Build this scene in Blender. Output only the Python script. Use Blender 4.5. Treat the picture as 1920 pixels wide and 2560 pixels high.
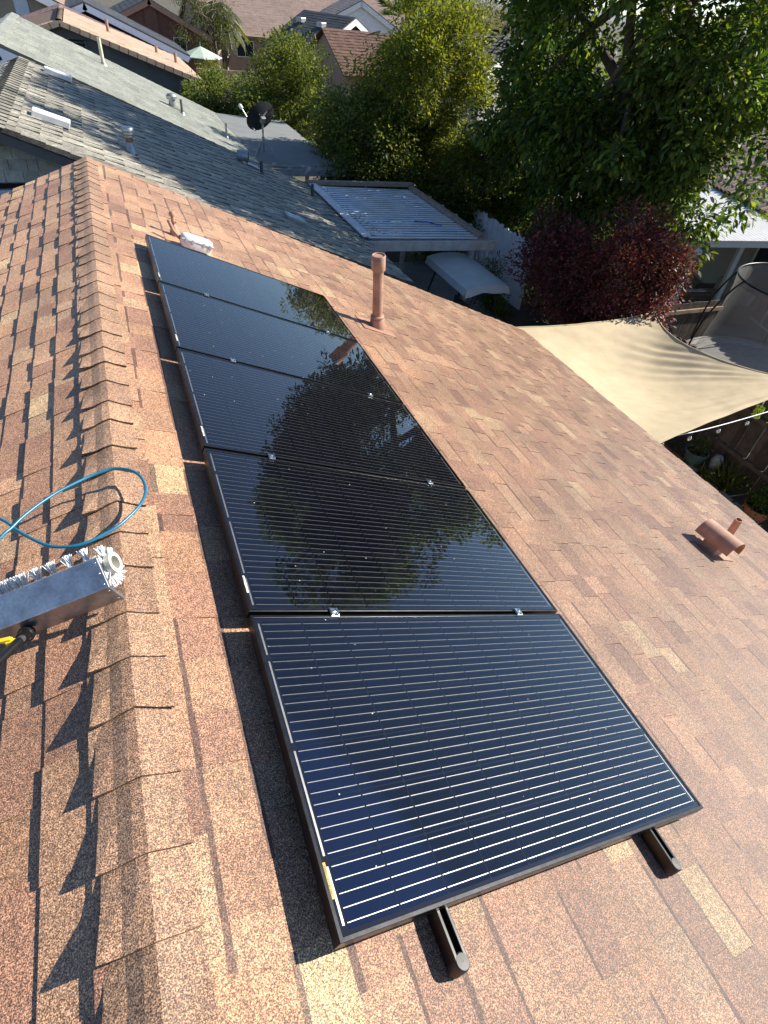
import bpy, math, random
import numpy as np
from mathutils import Vector, Matrix, noise
random.seed(11)
rng = np.random.default_rng(5)
for o in list(bpy.data.objects):
    bpy.data.objects.remove(o)
scene = bpy.context.scene
COL = scene.collection
R = math.radians

# ------------------------------------------------------------------ camera
CAMP = Vector((-0.1464, -0.2534, 1.6423))
CM = Matrix(((0.92579, -0.19038, 0.32659), (-0.36775, -0.65366, 0.66143), (0.08755, -0.73245, -0.67517)))
cam_d = bpy.data.cameras.new('camera')
cam = bpy.data.objects.new('camera', cam_d)
COL.objects.link(cam)
rot = Matrix((CM.col[0], -CM.col[1], -CM.col[2])).transposed()
cam.matrix_world = Matrix.Translation(CAMP) @ rot.to_4x4()
cam_d.sensor_fit = 'HORIZONTAL'
cam_d.sensor_width = 36
cam_d.lens = 1418.98 / 1920 * 36
cam_d.clip_start = 0.05
cam_d.clip_end = 3000
scene.camera = cam

# ------------------------------------------------------------------ sky and sun
SUN_EL, SUN_AZ = 33.5, -6.0            # azimuth measured from +x
world = bpy.data.worlds.new('World')
scene.world = world
world.use_nodes = True
wn = world.node_tree
sky = wn.nodes.new('ShaderNodeTexSky')
sky.sky_type = 'NISHITA'
sky.sun_disc = False
sky.sun_elevation = R(SUN_EL)
sky.sun_rotation = R(90 - SUN_AZ)
sky.air_density = 1.0
sky.dust_density = 0.05
sky.ozone_density = 3.0
sky.altitude = 1800
bg = wn.nodes['Background']
bg.inputs['Strength'].default_value = 0.09
wn.links.new(sky.outputs['Color'], bg.inputs['Color'])
sun_d = bpy.data.lights.new('sun', 'SUN')
sun_d.energy = 5.0
sun_d.angle = R(0.5)
sun_d.color = (1.0, 0.93, 0.82)
sun = bpy.data.objects.new('sun', sun_d)
COL.objects.link(sun)
sdir = Vector((math.cos(R(SUN_EL)) * math.cos(R(SUN_AZ)), math.cos(R(SUN_EL)) * math.sin(R(SUN_AZ)), math.sin(R(SUN_EL))))
sun.rotation_euler = sdir.to_track_quat('Z', 'Y').to_euler()
vs = scene.view_settings
vs.view_transform = 'Standard'
vs.look = 'None'
vs.exposure = 0.97
vs.gamma = 1.0
vs.use_curve_mapping = False


# ------------------------------------------------------------------ helpers
def V(*a):
    return Vector(a)


def px(p):
    c = CM.transposed() @ (Vector(p) - CAMP)
    if c.z <= 0.05:
        return None
    return (c.x / c.z * 1418.98 + 960, c.y / c.z * 1418.98 + 1280)


class MB:
    """collects faces; build() links ONE mesh object"""

    def __init__(s):
        s.v = []; s.f = []; s.m = []; s.c = []

    def add(s, vs_, fs, mi=0, col=(1, 1, 1)):
        b = len(s.v)
        s.v += [tuple(x) for x in vs_]
        for i, f in enumerate(fs):
            s.f.append(tuple(b + j for j in f))
            s.m.append(mi if isinstance(mi, int) else mi[i])
            s.c.append(col if not isinstance(col, list) else col[i])
        return s

    def box(s, c, d, rot=None, mi=0, col=(1, 1, 1)):
        hx, hy, hz = d[0] / 2, d[1] / 2, d[2] / 2
        vs_ = [Vector((x, y, z)) for x in (-hx, hx) for y in (-hy, hy) for z in (-hz, hz)]
        if rot is not None:
            vs_ = [rot @ v for v in vs_]
        c = Vector(c)
        s.add([v + c for v in vs_], [(0, 1, 3, 2), (4, 6, 7, 5), (0, 4, 5, 1), (2, 3, 7, 6), (0, 2, 6, 4), (1, 5, 7, 3)], mi, col)
        return s

    def bar(s, a, b, w, h, up=(0, 0, 1), mi=0, col=(1, 1, 1)):
        a, b = Vector(a), Vector(b)
        d = b - a
        y = d.normalized()
        x = y.cross(Vector(up))
        if x.length < 1e-5:
            x = y.cross(Vector((1, 0, 0)))
        x.normalize()
        z = x.cross(y)
        s.box((a + b) / 2, (w, d.length, h), Matrix((x, y, z)).transposed(), mi, col)
        return s

    def tube(s, pts, r, n=10, mi=0, caps=True, col=(1, 1, 1), closed=False):
        pts = [Vector(p) for p in pts]
        rs = r if isinstance(r, (list, tuple)) else [r] * len(pts)
        rings = []
        ref = Vector((0, 0, 1))
        N = len(pts)
        for i, p in enumerate(pts):
            t = (pts[(i + 1) % N] - pts[i - 1]) if closed else (pts[min(i + 1, N - 1)] - pts[max(i - 1, 0)])
            t.normalize()
            x = t.cross(ref)
            if x.length < 1e-3:
                x = t.cross(Vector((1, 0, 0)))
            x.normalize()
            y = t.cross(x)
            ref = x.cross(t) if abs(x.cross(t).z) > .2 else ref
            rings.append([p + (x * math.cos(2 * math.pi * k / n) + y * math.sin(2 * math.pi * k / n)) * rs[i] for k in range(n)])
        vs_ = [v for rg in rings for v in rg]
        fs = []
        for i in range(N if closed else N - 1):
            for k in range(n):
                a, b = i * n + k, i * n + (k + 1) % n
                c, d = ((i + 1) % N) * n + (k + 1) % n, ((i + 1) % N) * n + k
                fs.append((a, b, c, d))
        if caps and not closed:
            fs.append(tuple(range(n - 1, -1, -1)))
            fs.append(tuple((N - 1) * n + k for k in range(n)))
        s.add(vs_, fs, mi, col)
        return s

    def lathe(s, prof, n=24, mi=0, col=(1, 1, 1), o=(0, 0, 0), rot=None, cap0=False, cap1=False):
        o = Vector(o)
        vs_ = []
        for r_, z in prof:
            for k in range(n):
                a = 2 * math.pi * k / n
                v = Vector((r_ * math.cos(a), r_ * math.sin(a), z))
                vs_.append((rot @ v if rot is not None else v) + o)
        fs = []
        for i in range(len(prof) - 1):
            for k in range(n):
                fs.append((i * n + k, i * n + (k + 1) % n, (i + 1) * n + (k + 1) % n, (i + 1) * n + k))
        if cap0:
            fs.append(tuple(range(n - 1, -1, -1)))
        if cap1:
            fs.append(tuple((len(prof) - 1) * n + k for k in range(n)))
        s.add(vs_, fs, mi, col)
        return s

    def mesh(s, name):
        me = bpy.data.meshes.new(name)
        me.from_pydata(s.v, [], s.f)
        if any(s.m):
            me.polygons.foreach_set('material_index', s.m)
        at = me.attributes.new('Col', 'FLOAT_COLOR', 'FACE')
        at.data.foreach_set('color', [x for c in s.c for x in (c[0], c[1], c[2], 1.0)])
        me.update()
        return me

    def build(s, name, mats, parent=None, smooth=False, loc=None, bevel=0):
        me = s.mesh(name)
        return link(name, me, mats, parent, smooth, loc, bevel)


def link(name, me, mats, parent=None, smooth=False, loc=None, bevel=0):
    if mats is not None and len(me.materials) == 0:
        for m_ in (mats if isinstance(mats, (list, tuple)) else [mats]):
            me.materials.append(m_)
    if smooth:
        me.polygons.foreach_set('use_smooth', [True] * len(me.polygons))
    o = bpy.data.objects.new(name, me)
    COL.objects.link(o)
    if parent is not None:
        o.parent = parent
    if loc is not None:
        o.location = loc
    if smooth == 'auto':
        md = o.modifiers.new('split', 'EDGE_SPLIT'); md.split_angle = R(40)
    if bevel:
        md = o.modifiers.new('bevel', 'BEVEL'); md.width = bevel; md.segments = 2; md.limit_method = 'ANGLE'
    return o


def tag(o, label, cat, group=None):
    o['label'] = label; o['category'] = cat
    if group:
        o['group'] = group
    return o


def thing(name, label, cat, loc=(0, 0, 0), rot=(0, 0, 0), group=None):
    o = bpy.data.objects.new(name, None)
    COL.objects.link(o)
    o.location = loc
    o.rotation_euler = rot
    o.empty_display_size = .1
    return tag(o, label, cat, group)


def stuff(o):
    o['kind'] = 'stuff'
    return o


# ------------------------------------------------------------------ materials
MATS = {}


def mk(name):
    m = bpy.data.materials.new(name)
    m.use_nodes = True
    nt = m.node_tree
    return m, nt, nt.nodes['Principled BSDF']


def node(nt, t, **kw):
    n = nt.nodes.new(t)
    for k, v in kw.items():
        setattr(n, k, v)
    return n


def mixcol(nt, kind, fac, a, b):
    n = nt.nodes.new('ShaderNodeMix')
    n.data_type = 'RGBA'
    n.blend_type = kind
    for sock, val in ((n.inputs[0], fac), (n.inputs[6], a), (n.inputs[7], b)):
        if hasattr(val, 'is_linked') or hasattr(val, 'links'):
            nt.links.new(val, sock)
        elif isinstance(val, (tuple, list)):
            sock.default_value = (*val[:3], 1)
        else:
            sock.default_value = val
    return n.outputs[2]


def ramp(nt, src, stops):
    n = nt.nodes.new('ShaderNodeValToRGB')
    e = n.color_ramp.elements
    while len(e) < len(stops):
        e.new(.5)
    for i, (p, c) in enumerate(stops):
        e[i].position = p
        e[i].color = (*(c if isinstance(c, tuple) else (c, c, c)), 1)
    nt.links.new(src, n.inputs[0])
    return n.outputs[0]


def pos(nt):
    return nt.nodes.new('ShaderNodeNewGeometry').outputs['Position']


def noisetex(nt, scale, detail=3, rough=.55, vec=None, dist=0):
    n = nt.nodes.new('ShaderNodeTexNoise')
    n.inputs['Scale'].default_value = scale
    n.inputs['Detail'].default_value = detail
    n.inputs['Roughness'].default_value = rough
    n.inputs['Distortion'].default_value = dist
    nt.links.new(vec if vec is not None else pos(nt), n.inputs['Vector'])
    return n.outputs['Fac']


def bump(nt, b, src, strength, dist):
    n = nt.nodes.new('ShaderNodeBump')
    n.inputs['Strength'].default_value = strength
    n.inputs['Distance'].default_value = dist
    nt.links.new(src, n.inputs['Height'])
    nt.links.new(n.outputs[0], b.inputs['Normal'])


def simple(name, col, rough=.6, metal=0.0, ns=6.0, amt=.18, bs=None, bd=.002, spec=.5, attr=False, fine=None):
    """plain surface with dirt-like tone variation; attr multiplies the per-face tint"""
    if name in MATS:
        return MATS[name]
    m, nt, b = mk(name)
    f = noisetex(nt, ns, 5, .6)
    c = mixcol(nt, 'MULTIPLY', 1.0, tuple(col), ramp(nt, f, [(.3, 1 - amt), (.7, 1 + amt * .6)]))
    if fine:
        c = mixcol(nt, 'MULTIPLY', 1.0, c, ramp(nt, noisetex(nt, fine[0], 2), [(.35, 1 - fine[1]), (.65, 1 + fine[1])]))
    if attr:
        a = node(nt, 'ShaderNodeAttribute', attribute_name='Col')
        c = mixcol(nt, 'MULTIPLY', 1.0, c, a.outputs['Color'])
    nt.links.new(c, b.inputs['Base Color'])
    b.inputs['Roughness'].default_value = rough
    b.inputs['Metallic'].default_value = metal
    b.inputs['Specular IOR Level'].default_value = spec
    if bs:
        bump(nt, b, noisetex(nt, bs, 4), .6, bd)
    MATS[name] = m
    return m


def granule_mat(name, gs, lo, hi, stain=.25, bd=.0016, rough=.75, spec=.35):
    """mineral shingle: tint from the mesh, granules, weathering"""
    m, nt, b = mk(name)
    a = node(nt, 'ShaderNodeAttribute', attribute_name='Col')
    g1 = noisetex(nt, gs, 3, .75)
    c = mixcol(nt, 'MULTIPLY', 1.0, a.outputs['Color'], ramp(nt, g1, [(.40, lo), (.47, tuple(.5 * (l + 1) * .86 for l in lo)), (.53, (1.0, 1.0, 1.0)), (.62, hi)]))
    st = ramp(nt, noisetex(nt, 1.7, 5, .65), [(.32, 1 - stain), (.62, 1 + stain * .35)])
    c = mixcol(nt, 'MULTIPLY', 1.0, c, st)
    st2 = ramp(nt, noisetex(nt, gs * .25, 4, .75), [(.38, .74), (.62, 1.26)])
    c = mixcol(nt, 'MULTIPLY', 1.0, c, st2)
    nt.links.new(c, b.inputs['Base Color'])
    b.inputs['Roughness'].default_value = rough
    b.inputs['Specular IOR Level'].default_value = spec
    b.inputs['Diffuse Roughness'].default_value = 1.0
    bump(nt, b, g1, .9, bd)
    MATS[name] = m
    return m


M_SH = granule_mat('shingle_terracotta', 275, (.29, .22, .20), (1.86, 1.82, 1.72), .25, .0014, .58, .5)
M_GR = granule_mat('shingle_grey', 70, (.66, .66, .66), (1.25, 1.25, 1.25), .2, .002)


def leaf_mat(name, trans=.45, rough=.5, spec=.22):
    m, nt, b = mk(name)
    a = node(nt, 'ShaderNodeAttribute', attribute_name='Col')
    nt.links.new(a.outputs['Color'], b.inputs['Base Color'])
    b.inputs['Roughness'].default_value = rough
    b.inputs['Specular IOR Level'].default_value = spec
    t = node(nt, 'ShaderNodeBsdfTranslucent')
    hs = mixcol(nt, 'MULTIPLY', 1.0, a.outputs['Color'], (1.7, 1.7, .55))
    nt.links.new(hs, t.inputs['Color'])
    mx = node(nt, 'ShaderNodeMixShader')
    mx.inputs[0].default_value = trans
    nt.links.new(b.outputs[0], mx.inputs[1])
    nt.links.new(t.outputs[0], mx.inputs[2])
    nt.links.new(mx.outputs[0], nt.nodes['Material Output'].inputs['Surface'])
    MATS[name] = m
    return m


M_LEAF = leaf_mat('leaf')
M_LEAFR = leaf_mat('leaf_red', .25, .5, .3)
M_BARK = simple('bark', (.11, .085, .06), .9, ns=9, amt=.4, bs=30, bd=.02)
M_BLACK = simple('black_metal', (.012, .012, .013), .35, .3, ns=20, amt=.3)
M_ALU = simple('brushed_aluminium', (.44, .44, .46), .38, .9, ns=14, amt=.3, fine=(120, .1))
M_STEEL = simple('bright_steel', (.62, .62, .62), .25, 1.0, ns=60, amt=.2)
M_WHITE = simple('white_paint', (.72, .72, .71), .5, ns=5, amt=.12)
M_WHITED = simple('white_plastic', (.74, .75, .76), .4, ns=30, amt=.1)
M_BROWNP = simple('brown_vent_paint', (.40, .225, .155), .6, ns=7, amt=.38, fine=(160, .1))
M_CONC = simple('concrete', (.30, .285, .265), .9, ns=1.4, amt=.25, bs=60, bd=.003, fine=(90, .1))
M_DARKWOOD = simple('weathered_wood', (.115, .085, .065), .85, ns=8, amt=.45, bs=40, bd=.004, attr=True)
M_WOOD = simple('tan_wood', (.30, .24, .18), .8, ns=7, amt=.3, bs=30, bd=.003)
M_TERRA = simple('terracotta', (.42, .16, .085), .8, ns=12, amt=.25)
M_SOIL = simple('soil', (.05, .037, .027), .95, ns=15, amt=.4, bs=40, bd=.02)

# ------------------------------------------------------------------ ground
GZ = -5.0
m, nt, b = mk('ground_soil')
f1 = noisetex(nt, .5, 6, .6)
gcol = ramp(nt, f1, [(.35, (.07, .055, .04)), (.5, (.12, .1, .075)), (.65, (.06, .075, .03))])
nt.links.new(gcol, b.inputs['Base Color'])
b.inputs['Roughness'].default_value = .95
M_GROUND = m
g = MB()
g.add([(-900, -900, GZ), (900, -900, GZ), (900, 1500, GZ), (-900, 1500, GZ)], [(0, 1, 2, 3)])
o = g.build('ground', M_GROUND); o['kind'] = 'structure'
g = MB()
g.add([(10.45, -6, GZ + .02), (18.6, -6, GZ + .02), (18.6, 15, GZ + .02), (10.45, 10.6, GZ + .02)], [(0, 1, 2, 3)])
o = g.build('concrete_yard', M_CONC); o['kind'] = 'structure'
g = MB()
g.add([(4.2, 8.6, GZ + .02), (9.3, 8.6, GZ + .02), (9.3, 17.5, GZ + .02), (4.2, 17.5, GZ + .02)], [(0, 1, 2, 3)])
o = g.build('patio_slab', M_CONC); o['kind'] = 'structure'
# far hills along the horizon
g = MB()
for k in range(60):
    a0, a1 = R(-10 + k * 2.2), R(-10 + (k + 1) * 2.2)
    def hh(a):
        return 8 + 14 * noise.noise(Vector((a * 4, 3.1, 0))) + 7 * noise.noise(Vector((a * 11, 1.1, 0)))
    D1 = 1250
    g.add([(D1 * math.cos(a0), D1 * math.sin(a0), GZ - 1), (D1 * math.cos(a1), D1 * math.sin(a1), GZ - 1),
           (D1 * 1.12 * math.cos(a1), D1 * 1.12 * math.sin(a1), GZ + max(2, hh(a1))), (D1 * 1.12 * math.cos(a0), D1 * 1.12 * math.sin(a0), GZ + max(2, hh(a0)))], [(0, 1, 2, 3)])
o = g.build('hills', simple('hill_scrub', (.22, .24, .25), .95, ns=.02, amt=.3)); o['kind'] = 'structure'


# ------------------------------------------------------------------ shingle slopes
class Slope:
    """a roof plane: s runs down from the ridge, y along it, n out of it"""

    def __init__(s, xr, zr, pitch, side):
        s.o = Vector((xr, 0, zr)); s.side = side
        s.ds = Vector((side * math.cos(pitch), 0, -math.sin(pitch)))
        s.n = Vector((side * math.sin(pitch), 0, math.cos(pitch)))

    def p(s, d, y, h=0.0):
        v = s.o + s.ds * d + s.n * h
        return Vector((v.x, y, v.z))


def wedge(sl, s0, s1, y0, y1, t, jit=0.0, band=0.0):
    """a shingle: thin at its covered top end, thick at its butt; returns verts, faces.
    band > 0 adds the printed dark strip some shingles carry below the course above"""
    j0, j1 = random.uniform(-jit, jit), random.uniform(-jit, jit)
    vs_ = [sl.p(s0, y0, .0), sl.p(s0, y1, .0), sl.p(s1 + j0, y0, t), sl.p(s1 + j1, y1, t), sl.p(s1 + j0, y0, -.004), sl.p(s1 + j1, y1, -.004)]
    fs = [(0, 2, 3, 1), (2, 4, 5, 3), (0, 4, 2), (1, 3, 5)]
    if band > 0:
        f = (band + .012) / (s1 - s0)
        vs_ += [vs_[0].lerp(vs_[2], f), vs_[1].lerp(vs_[3], f)]
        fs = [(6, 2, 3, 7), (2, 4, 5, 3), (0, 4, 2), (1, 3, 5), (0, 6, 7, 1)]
    if sl.side < 0:
        fs = [tuple(reversed(f)) for f in fs]
    return vs_, fs


def courses(sl, expo, smax, y0, y1, wmin, wmax, t_lo, t_hi, pick, jit=.0015, gap=0.0, band=0.0):
    """yields (verts, faces, top colour, course, ya, yb)"""
    n = int(smax / expo + .5)
    for k in range(n):
        y = y0 - random.uniform(0, wmax)
        hi = random.random() < .5
        while y < y1:
            w_ = random.uniform(wmin, wmax)
            ya, yb = max(y, y0) + gap / 2, min(y + w_, y1) - gap / 2
            y += w_
            if yb - ya < .02:
                continue
            hi = (not hi) if random.random() < .8 else hi
            t = (t_hi if hi else t_lo) * random.uniform(.85, 1.15)
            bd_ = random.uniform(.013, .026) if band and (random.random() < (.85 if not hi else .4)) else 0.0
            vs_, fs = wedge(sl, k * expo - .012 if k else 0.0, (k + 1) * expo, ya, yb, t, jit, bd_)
            yield vs_, fs, pick(hi), k, ya, yb


PAL = [(.38, .215, .135), (.42, .245, .155), (.36, .195, .125), (.33, .17, .115), (.25, .125, .09), (.52, .36, .21), (.43, .235, .14), (.41, .26, .165), (.30, .155, .105)]
PW = [6, 6, 5, 4, 2.2, 1.5, 4, 4, 3]


def pick_terra(hi):
    c = random.choices(PAL, PW)[0]
    k = random.uniform(.92, 1.08) * 1.22
    g_ = .72
    return tuple((mu + (x - mu) * g_) * k for x, mu in zip((c[0], c[1] * 1.06, c[2] * 1.03), (.40, .245, .150)))


# ------------------------------------------------------------------ the house we stand on
PITCH = R(21.84)
XR, ZR = -0.39, 0.0432
SR = Slope(XR, ZR, PITCH, 1)
SL = Slope(XR, ZR, PITCH, -1)
HY0, HY1 = -4.0, 7.42
SMAX = 6.78
house = thing('terracotta_roof_house', 'nearest house, brown and terracotta shingle roof carrying the solar panels', 'house', (0, 0, GZ))
M_STUC = simple('beige_stucco', (.42, .36, .29), .9, ns=3, amt=.12, bs=90, bd=.004)
M_DECK = simple('roof_underlay', (.05, .04, .035), .9)


def rel(par, o):
    o.location = -Vector(par.location)
    return o


def in_frame(c, m_=40):
    q = px(c)
    return q is not None and -m_ < q[0] < 1920 + m_ and -m_ < q[1] < 2560 + m_


def poly_area(P):
    a = 0
    for i in range(len(P)):
        a += P[i - 1][0] * P[i][1] - P[i][0] * P[i - 1][1]
    return abs(a) / 2


pieces = []
for sl, expo, tl, th_ in ((SR, .1475, .004, .009), (SL, .139, .006, .012)):
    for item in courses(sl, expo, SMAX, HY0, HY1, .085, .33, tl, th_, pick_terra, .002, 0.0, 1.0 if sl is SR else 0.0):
        vs_, fs, c, k, ya, yb = item
        mid = sum((v for v in vs_[:4]), Vector()) / 4
        area = 0
        under = sl is SR and -.06 < mid.x < 1.45 and -.02 < mid.y < 5.05
        if in_frame(mid, 0) and not under:
            q = [px(vs_[i]) for i in (0, 2, 3, 1)]
            if all(q):
                area = poly_area(q)
        pieces.append([area, sl, vs_, fs, c])
pieces.sort(key=lambda p: -p[0])
decks = {}
for sl in (SR, SL):
    d = MB()
    a = [sl.p(0, HY0, -.012), sl.p(0, HY1, -.012), sl.p(SMAX - .02, HY1, -.012), sl.p(SMAX - .02, HY0, -.012)]
    b_ = [v - sl.n * .02 for v in a]
    d.add(a + b_, [(0, 1, 2, 3), (7, 6, 5, 4), (0, 4, 5, 1), (2, 6, 7, 3), (1, 5, 6, 2), (3, 7, 4, 0)])
    decks[sl] = rel(house, d.build('roof_slope', M_DECK, house))
fields = {SR: MB(), SL: MB()}


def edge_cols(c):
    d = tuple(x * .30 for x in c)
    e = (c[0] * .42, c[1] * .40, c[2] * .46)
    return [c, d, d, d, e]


for i, (area, sl, vs_, fs, c) in enumerate(pieces):
    if i < 300 and area > 0:
        mb = MB()
        org = vs_[2]
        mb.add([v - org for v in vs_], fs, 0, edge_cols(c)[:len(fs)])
        o = mb.build('shingle', M_SH, decks[sl])
        o.location = org
    else:
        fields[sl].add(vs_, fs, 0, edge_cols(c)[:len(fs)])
for sl, mb in fields.items():
    stuff(mb.build('shingle_field', M_SH, decks[sl]))

# ridge caps: bent shingles, each lapped over the nearer one, their left edges lifting
for k in range(int((HY1 - HY0) / .19) + 1):
    yb = HY1 + .004 - k * .19          # far end
    yn = yb - .245 + random.uniform(-.014, .014)   # near (butt) end, proud
    yn = max(yn, HY0)
    if yn >= yb - .05:
        break
    kk = random.uniform(.92, 1.06)
    c = tuple(x * kk for x in random.choice(((.41, .26, .165), (.44, .28, .178), (.40, .25, .16))))
    lift = random.uniform(.006, .014) if yb < 3.6 else random.uniform(.001, .004)
    cur = random.uniform(.020, .036)
    hwL = .118 + random.uniform(-.004, .004)
    hwR = .105 + random.uniform(-.004, .004)
    mb = MB()
    sk = random.uniform(-.016, .016)
    prof = []
    for q, (sl, s_) in enumerate(((SL, hwL), (SL, hwL * .55), (SL, .022), (SR, 0), (SR, .022), (SR, hwR * .55), (SR, hwR))):
        prof.append((sl, s_))
    fq = 1.0 if yb < 3.6 else .55
    hts_n = [.004 + cur * fq, .010 + cur * .35 * fq, .012 + .006 * fq + lift * .35, .013 + .006 * fq + lift * .35, .012 + .005 * fq + lift * .35, .008 + .002 * fq + lift * .6, .006 + .002 * fq + lift * .9]
    hts_f = [.004, .006, .010, .011, .010, .006, .003]
    vs_ = []
    for (sl, s_), hn, hf in zip(prof, hts_n, hts_f):
        pn = sl.p(s_, yn + sk * (s_ * 6), hn); pf = sl.p(s_, yb, hf)
        pm = sl.p(s_, yn + .12, hf + (hn - hf) * .30)
        vs_ += [pn, pm, pf, pn - Vector((0, 0, .0075)), pm - Vector((0, 0, .004)), pf - Vector((0, 0, .003))]
    fs = []; cs = []
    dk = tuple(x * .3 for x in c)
    for q in range(6):
        a, b_ = q * 6, q * 6 + 6
        tl = tuple(x * (.82 if q < 3 else 1) for x in c)
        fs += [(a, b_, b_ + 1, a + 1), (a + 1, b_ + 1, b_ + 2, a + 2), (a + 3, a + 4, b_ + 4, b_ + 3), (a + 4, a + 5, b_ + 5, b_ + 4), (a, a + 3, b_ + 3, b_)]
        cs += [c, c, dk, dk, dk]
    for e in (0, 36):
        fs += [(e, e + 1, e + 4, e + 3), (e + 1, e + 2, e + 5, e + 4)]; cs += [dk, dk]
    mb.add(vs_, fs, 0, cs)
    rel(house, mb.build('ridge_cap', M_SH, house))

# walls, fascia, drip edge
xe = SR.p(SMAX, 0).x; xw = SL.p(SMAX, 0).x; ze = SR.p(SMAX, 0).z
wl = MB()
wl.add([(xw + .5, HY1 - .35, GZ), (xe - .5, HY1 - .35, GZ), (xe - .5, HY1 - .35, ze + .1), (XR, HY1 - .35, ZR - .08), (xw + .5, HY1 - .35, ze + .1),
        (xw + .5, HY0 + .3, GZ), (xe - .5, HY0 + .3, GZ), (xe - .5, HY0 + .3, ze + .1), (XR, HY0 + .3, ZR - .08), (xw + .5, HY0 + .3, ze + .1)],
       [(0, 1, 2, 3, 4), (9, 8, 7, 6, 5), (1, 6, 7, 2), (5, 0, 4, 9)])
rel(house, wl.build('wall', M_STUC, house))
M_FASC = simple('fascia_paint', (.30, .2, .15), .6)
for sl in (SR, SL):
    mb = MB(); a = sl.p(SMAX - .03, HY0, -.035); b_ = sl.p(SMAX - .03, HY1 - .01, -.035)
    mb.bar(a - Vector((0, 0, .09)), b_ - Vector((0, 0, .09)), .03, .17)
    rel(house, mb.build('fascia', M_FASC, house))
    mb = MB()
    mb.bar(sl.p(0.02, HY1 - .02, -.12), sl.p(SMAX - .06, HY1 - .02, -.12), .03, .17, up=sl.n)
    rel(house, mb.build('rake_board', M_FASC, house))

# ------------------------------------------------------------------ solar array
# array frame: local x down the slope, y along the ridge, z off the glass
PAN_T = R(21.84)
AX = Vector((math.cos(PAN_T), 0, -math.sin(PAN_T)))
AN = Vector((math.sin(PAN_T), 0, math.cos(PAN_T)))
PL, PWID, PP = 1.65, .992, 1.0105
m, nt, b = mk('solar_cell')
cc = ramp(nt, noisetex(nt, 3, 3), [(.3, (.0012, .0016, .005)), (.7, (.002, .0028, .008))])
nt.links.new(cc, b.inputs['Base Color'])
b.inputs['Roughness'].default_value = .06
b.inputs['Specular IOR Level'].default_value = 1.0
b.inputs['Specular Tint'].default_value = (.30, .48, 1.0, 1)
M_CELL = m
M_BUS = simple('tinned_busbar', (.50, .50, .48), .36, .85, ns=60, amt=.2)
M_BACK = simple('black_backsheet', (.004, .005, .012), .6, spec=.05)
M_FRAME = simple('anodised_black_frame', (.022, .023, .026), .34, .75, ns=30, amt=.35, fine=(200, .15))
m, nt, b = mk('panel_glass')
tr = node(nt, 'ShaderNodeBsdfTransparent')
gl = node(nt, 'ShaderNodeBsdfGlossy')
gl.inputs['Roughness'].default_value = .012
gl.inputs['Color'].default_value = (1, 1, 1, 1)
fr = node(nt, 'ShaderNodeFresnel')
fr.inputs['IOR'].default_value = 1.62
mx = node(nt, 'ShaderNodeMixShader')
nt.links.new(fr.outputs[0], mx.inputs[0]); nt.links.new(tr.outputs[0], mx.inputs[1]); nt.links.new(gl.outputs[0], mx.inputs[2])
# dust specks and faint film
vor = node(nt, 'ShaderNodeTexVoronoi'); vor.inputs['Scale'].default_value = 26
nt.links.new(pos(nt), vor.inputs['Vector'])
lt = node(nt, 'ShaderNodeMath', operation='LESS_THAN'); lt.inputs[1].default_value = .052
nt.links.new(vor.outputs['Distance'], lt.inputs[0])
sel = node(nt, 'ShaderNodeMath', operation='GREATER_THAN'); sel.inputs[1].default_value = .80
sc = node(nt, 'ShaderNodeSeparateColor'); nt.links.new(vor.outputs['Color'], sc.inputs[0]); nt.links.new(sc.outputs[0], sel.inputs[0])
mul = node(nt, 'ShaderNodeMath', operation='MULTIPLY'); nt.links.new(lt.outputs[0], mul.inputs[0]); nt.links.new(sel.outputs[0], mul.inputs[1])
film = node(nt, 'ShaderNodeMath', operation='MULTIPLY'); film.inputs[1].default_value = .0025
nt.links.new(noisetex(nt, 5, 4), film.inputs[0])
mxx = node(nt, 'ShaderNodeMath', operation='MAXIMUM'); nt.links.new(mul.outputs[0], mxx.inputs[0]); nt.links.new(film.outputs[0], mxx.inputs[1])
df = node(nt, 'ShaderNodeBsdfDiffuse'); df.inputs['Color'].default_value = (.75, .73, .70, 1)
mx2 = node(nt, 'ShaderNodeMixShader')
nt.links.new(mxx.outputs[0], mx2.inputs[0]); nt.links.new(mx.outputs[0], mx2.inputs[1]); nt.links.new(df.outputs[0], mx2.inputs[2])
nt.links.new(mx2.outputs[0], nt.nodes['Material Output'].inputs['Surface'])
M_GLASS = m

# shared meshes
CP = .1585
cell = MB()
h_ = .0776; k_ = .004
cell.add([(-h_ + k_, -h_, 0), (h_ - k_, -h_, 0), (h_, -h_ + k_, 0), (h_, h_ - k_, 0), (h_ - k_, h_, 0), (-h_ + k_, h_, 0), (-h_, h_ - k_, 0), (-h_, -h_ + k_, 0)], [tuple(range(8))])
for i in range(5):
    yy = (i - 2) * .0317
    cell.add([(-h_ + .0015, yy - .0009, .0004), (h_ - .0015, yy - .0009, .0004), (h_ - .0015, yy + .0009, .0004), (-h_ + .0015, yy + .0009, .0004)], [(0, 1, 2, 3)], 1)
ME_CELL = cell.mesh('cell'); ME_CELL.materials.append(M_CELL); ME_CELL.materials.append(M_BUS)
fm = MB()
fw, fd = .0115, .04
o_ = [(0, 0), (PL, 0), (PL, PWID), (0, PWID)]
i_ = [(fw, fw), (PL - fw, fw), (PL - fw, PWID - fw), (fw, PWID - fw)]
vs_ = [(x, y, 0) for x, y in o_] + [(x, y, 0) for x, y in i_] + [(x, y, -fd) for x, y in o_] + [(x, y, -fd) for x, y in i_]
fs = []
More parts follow.
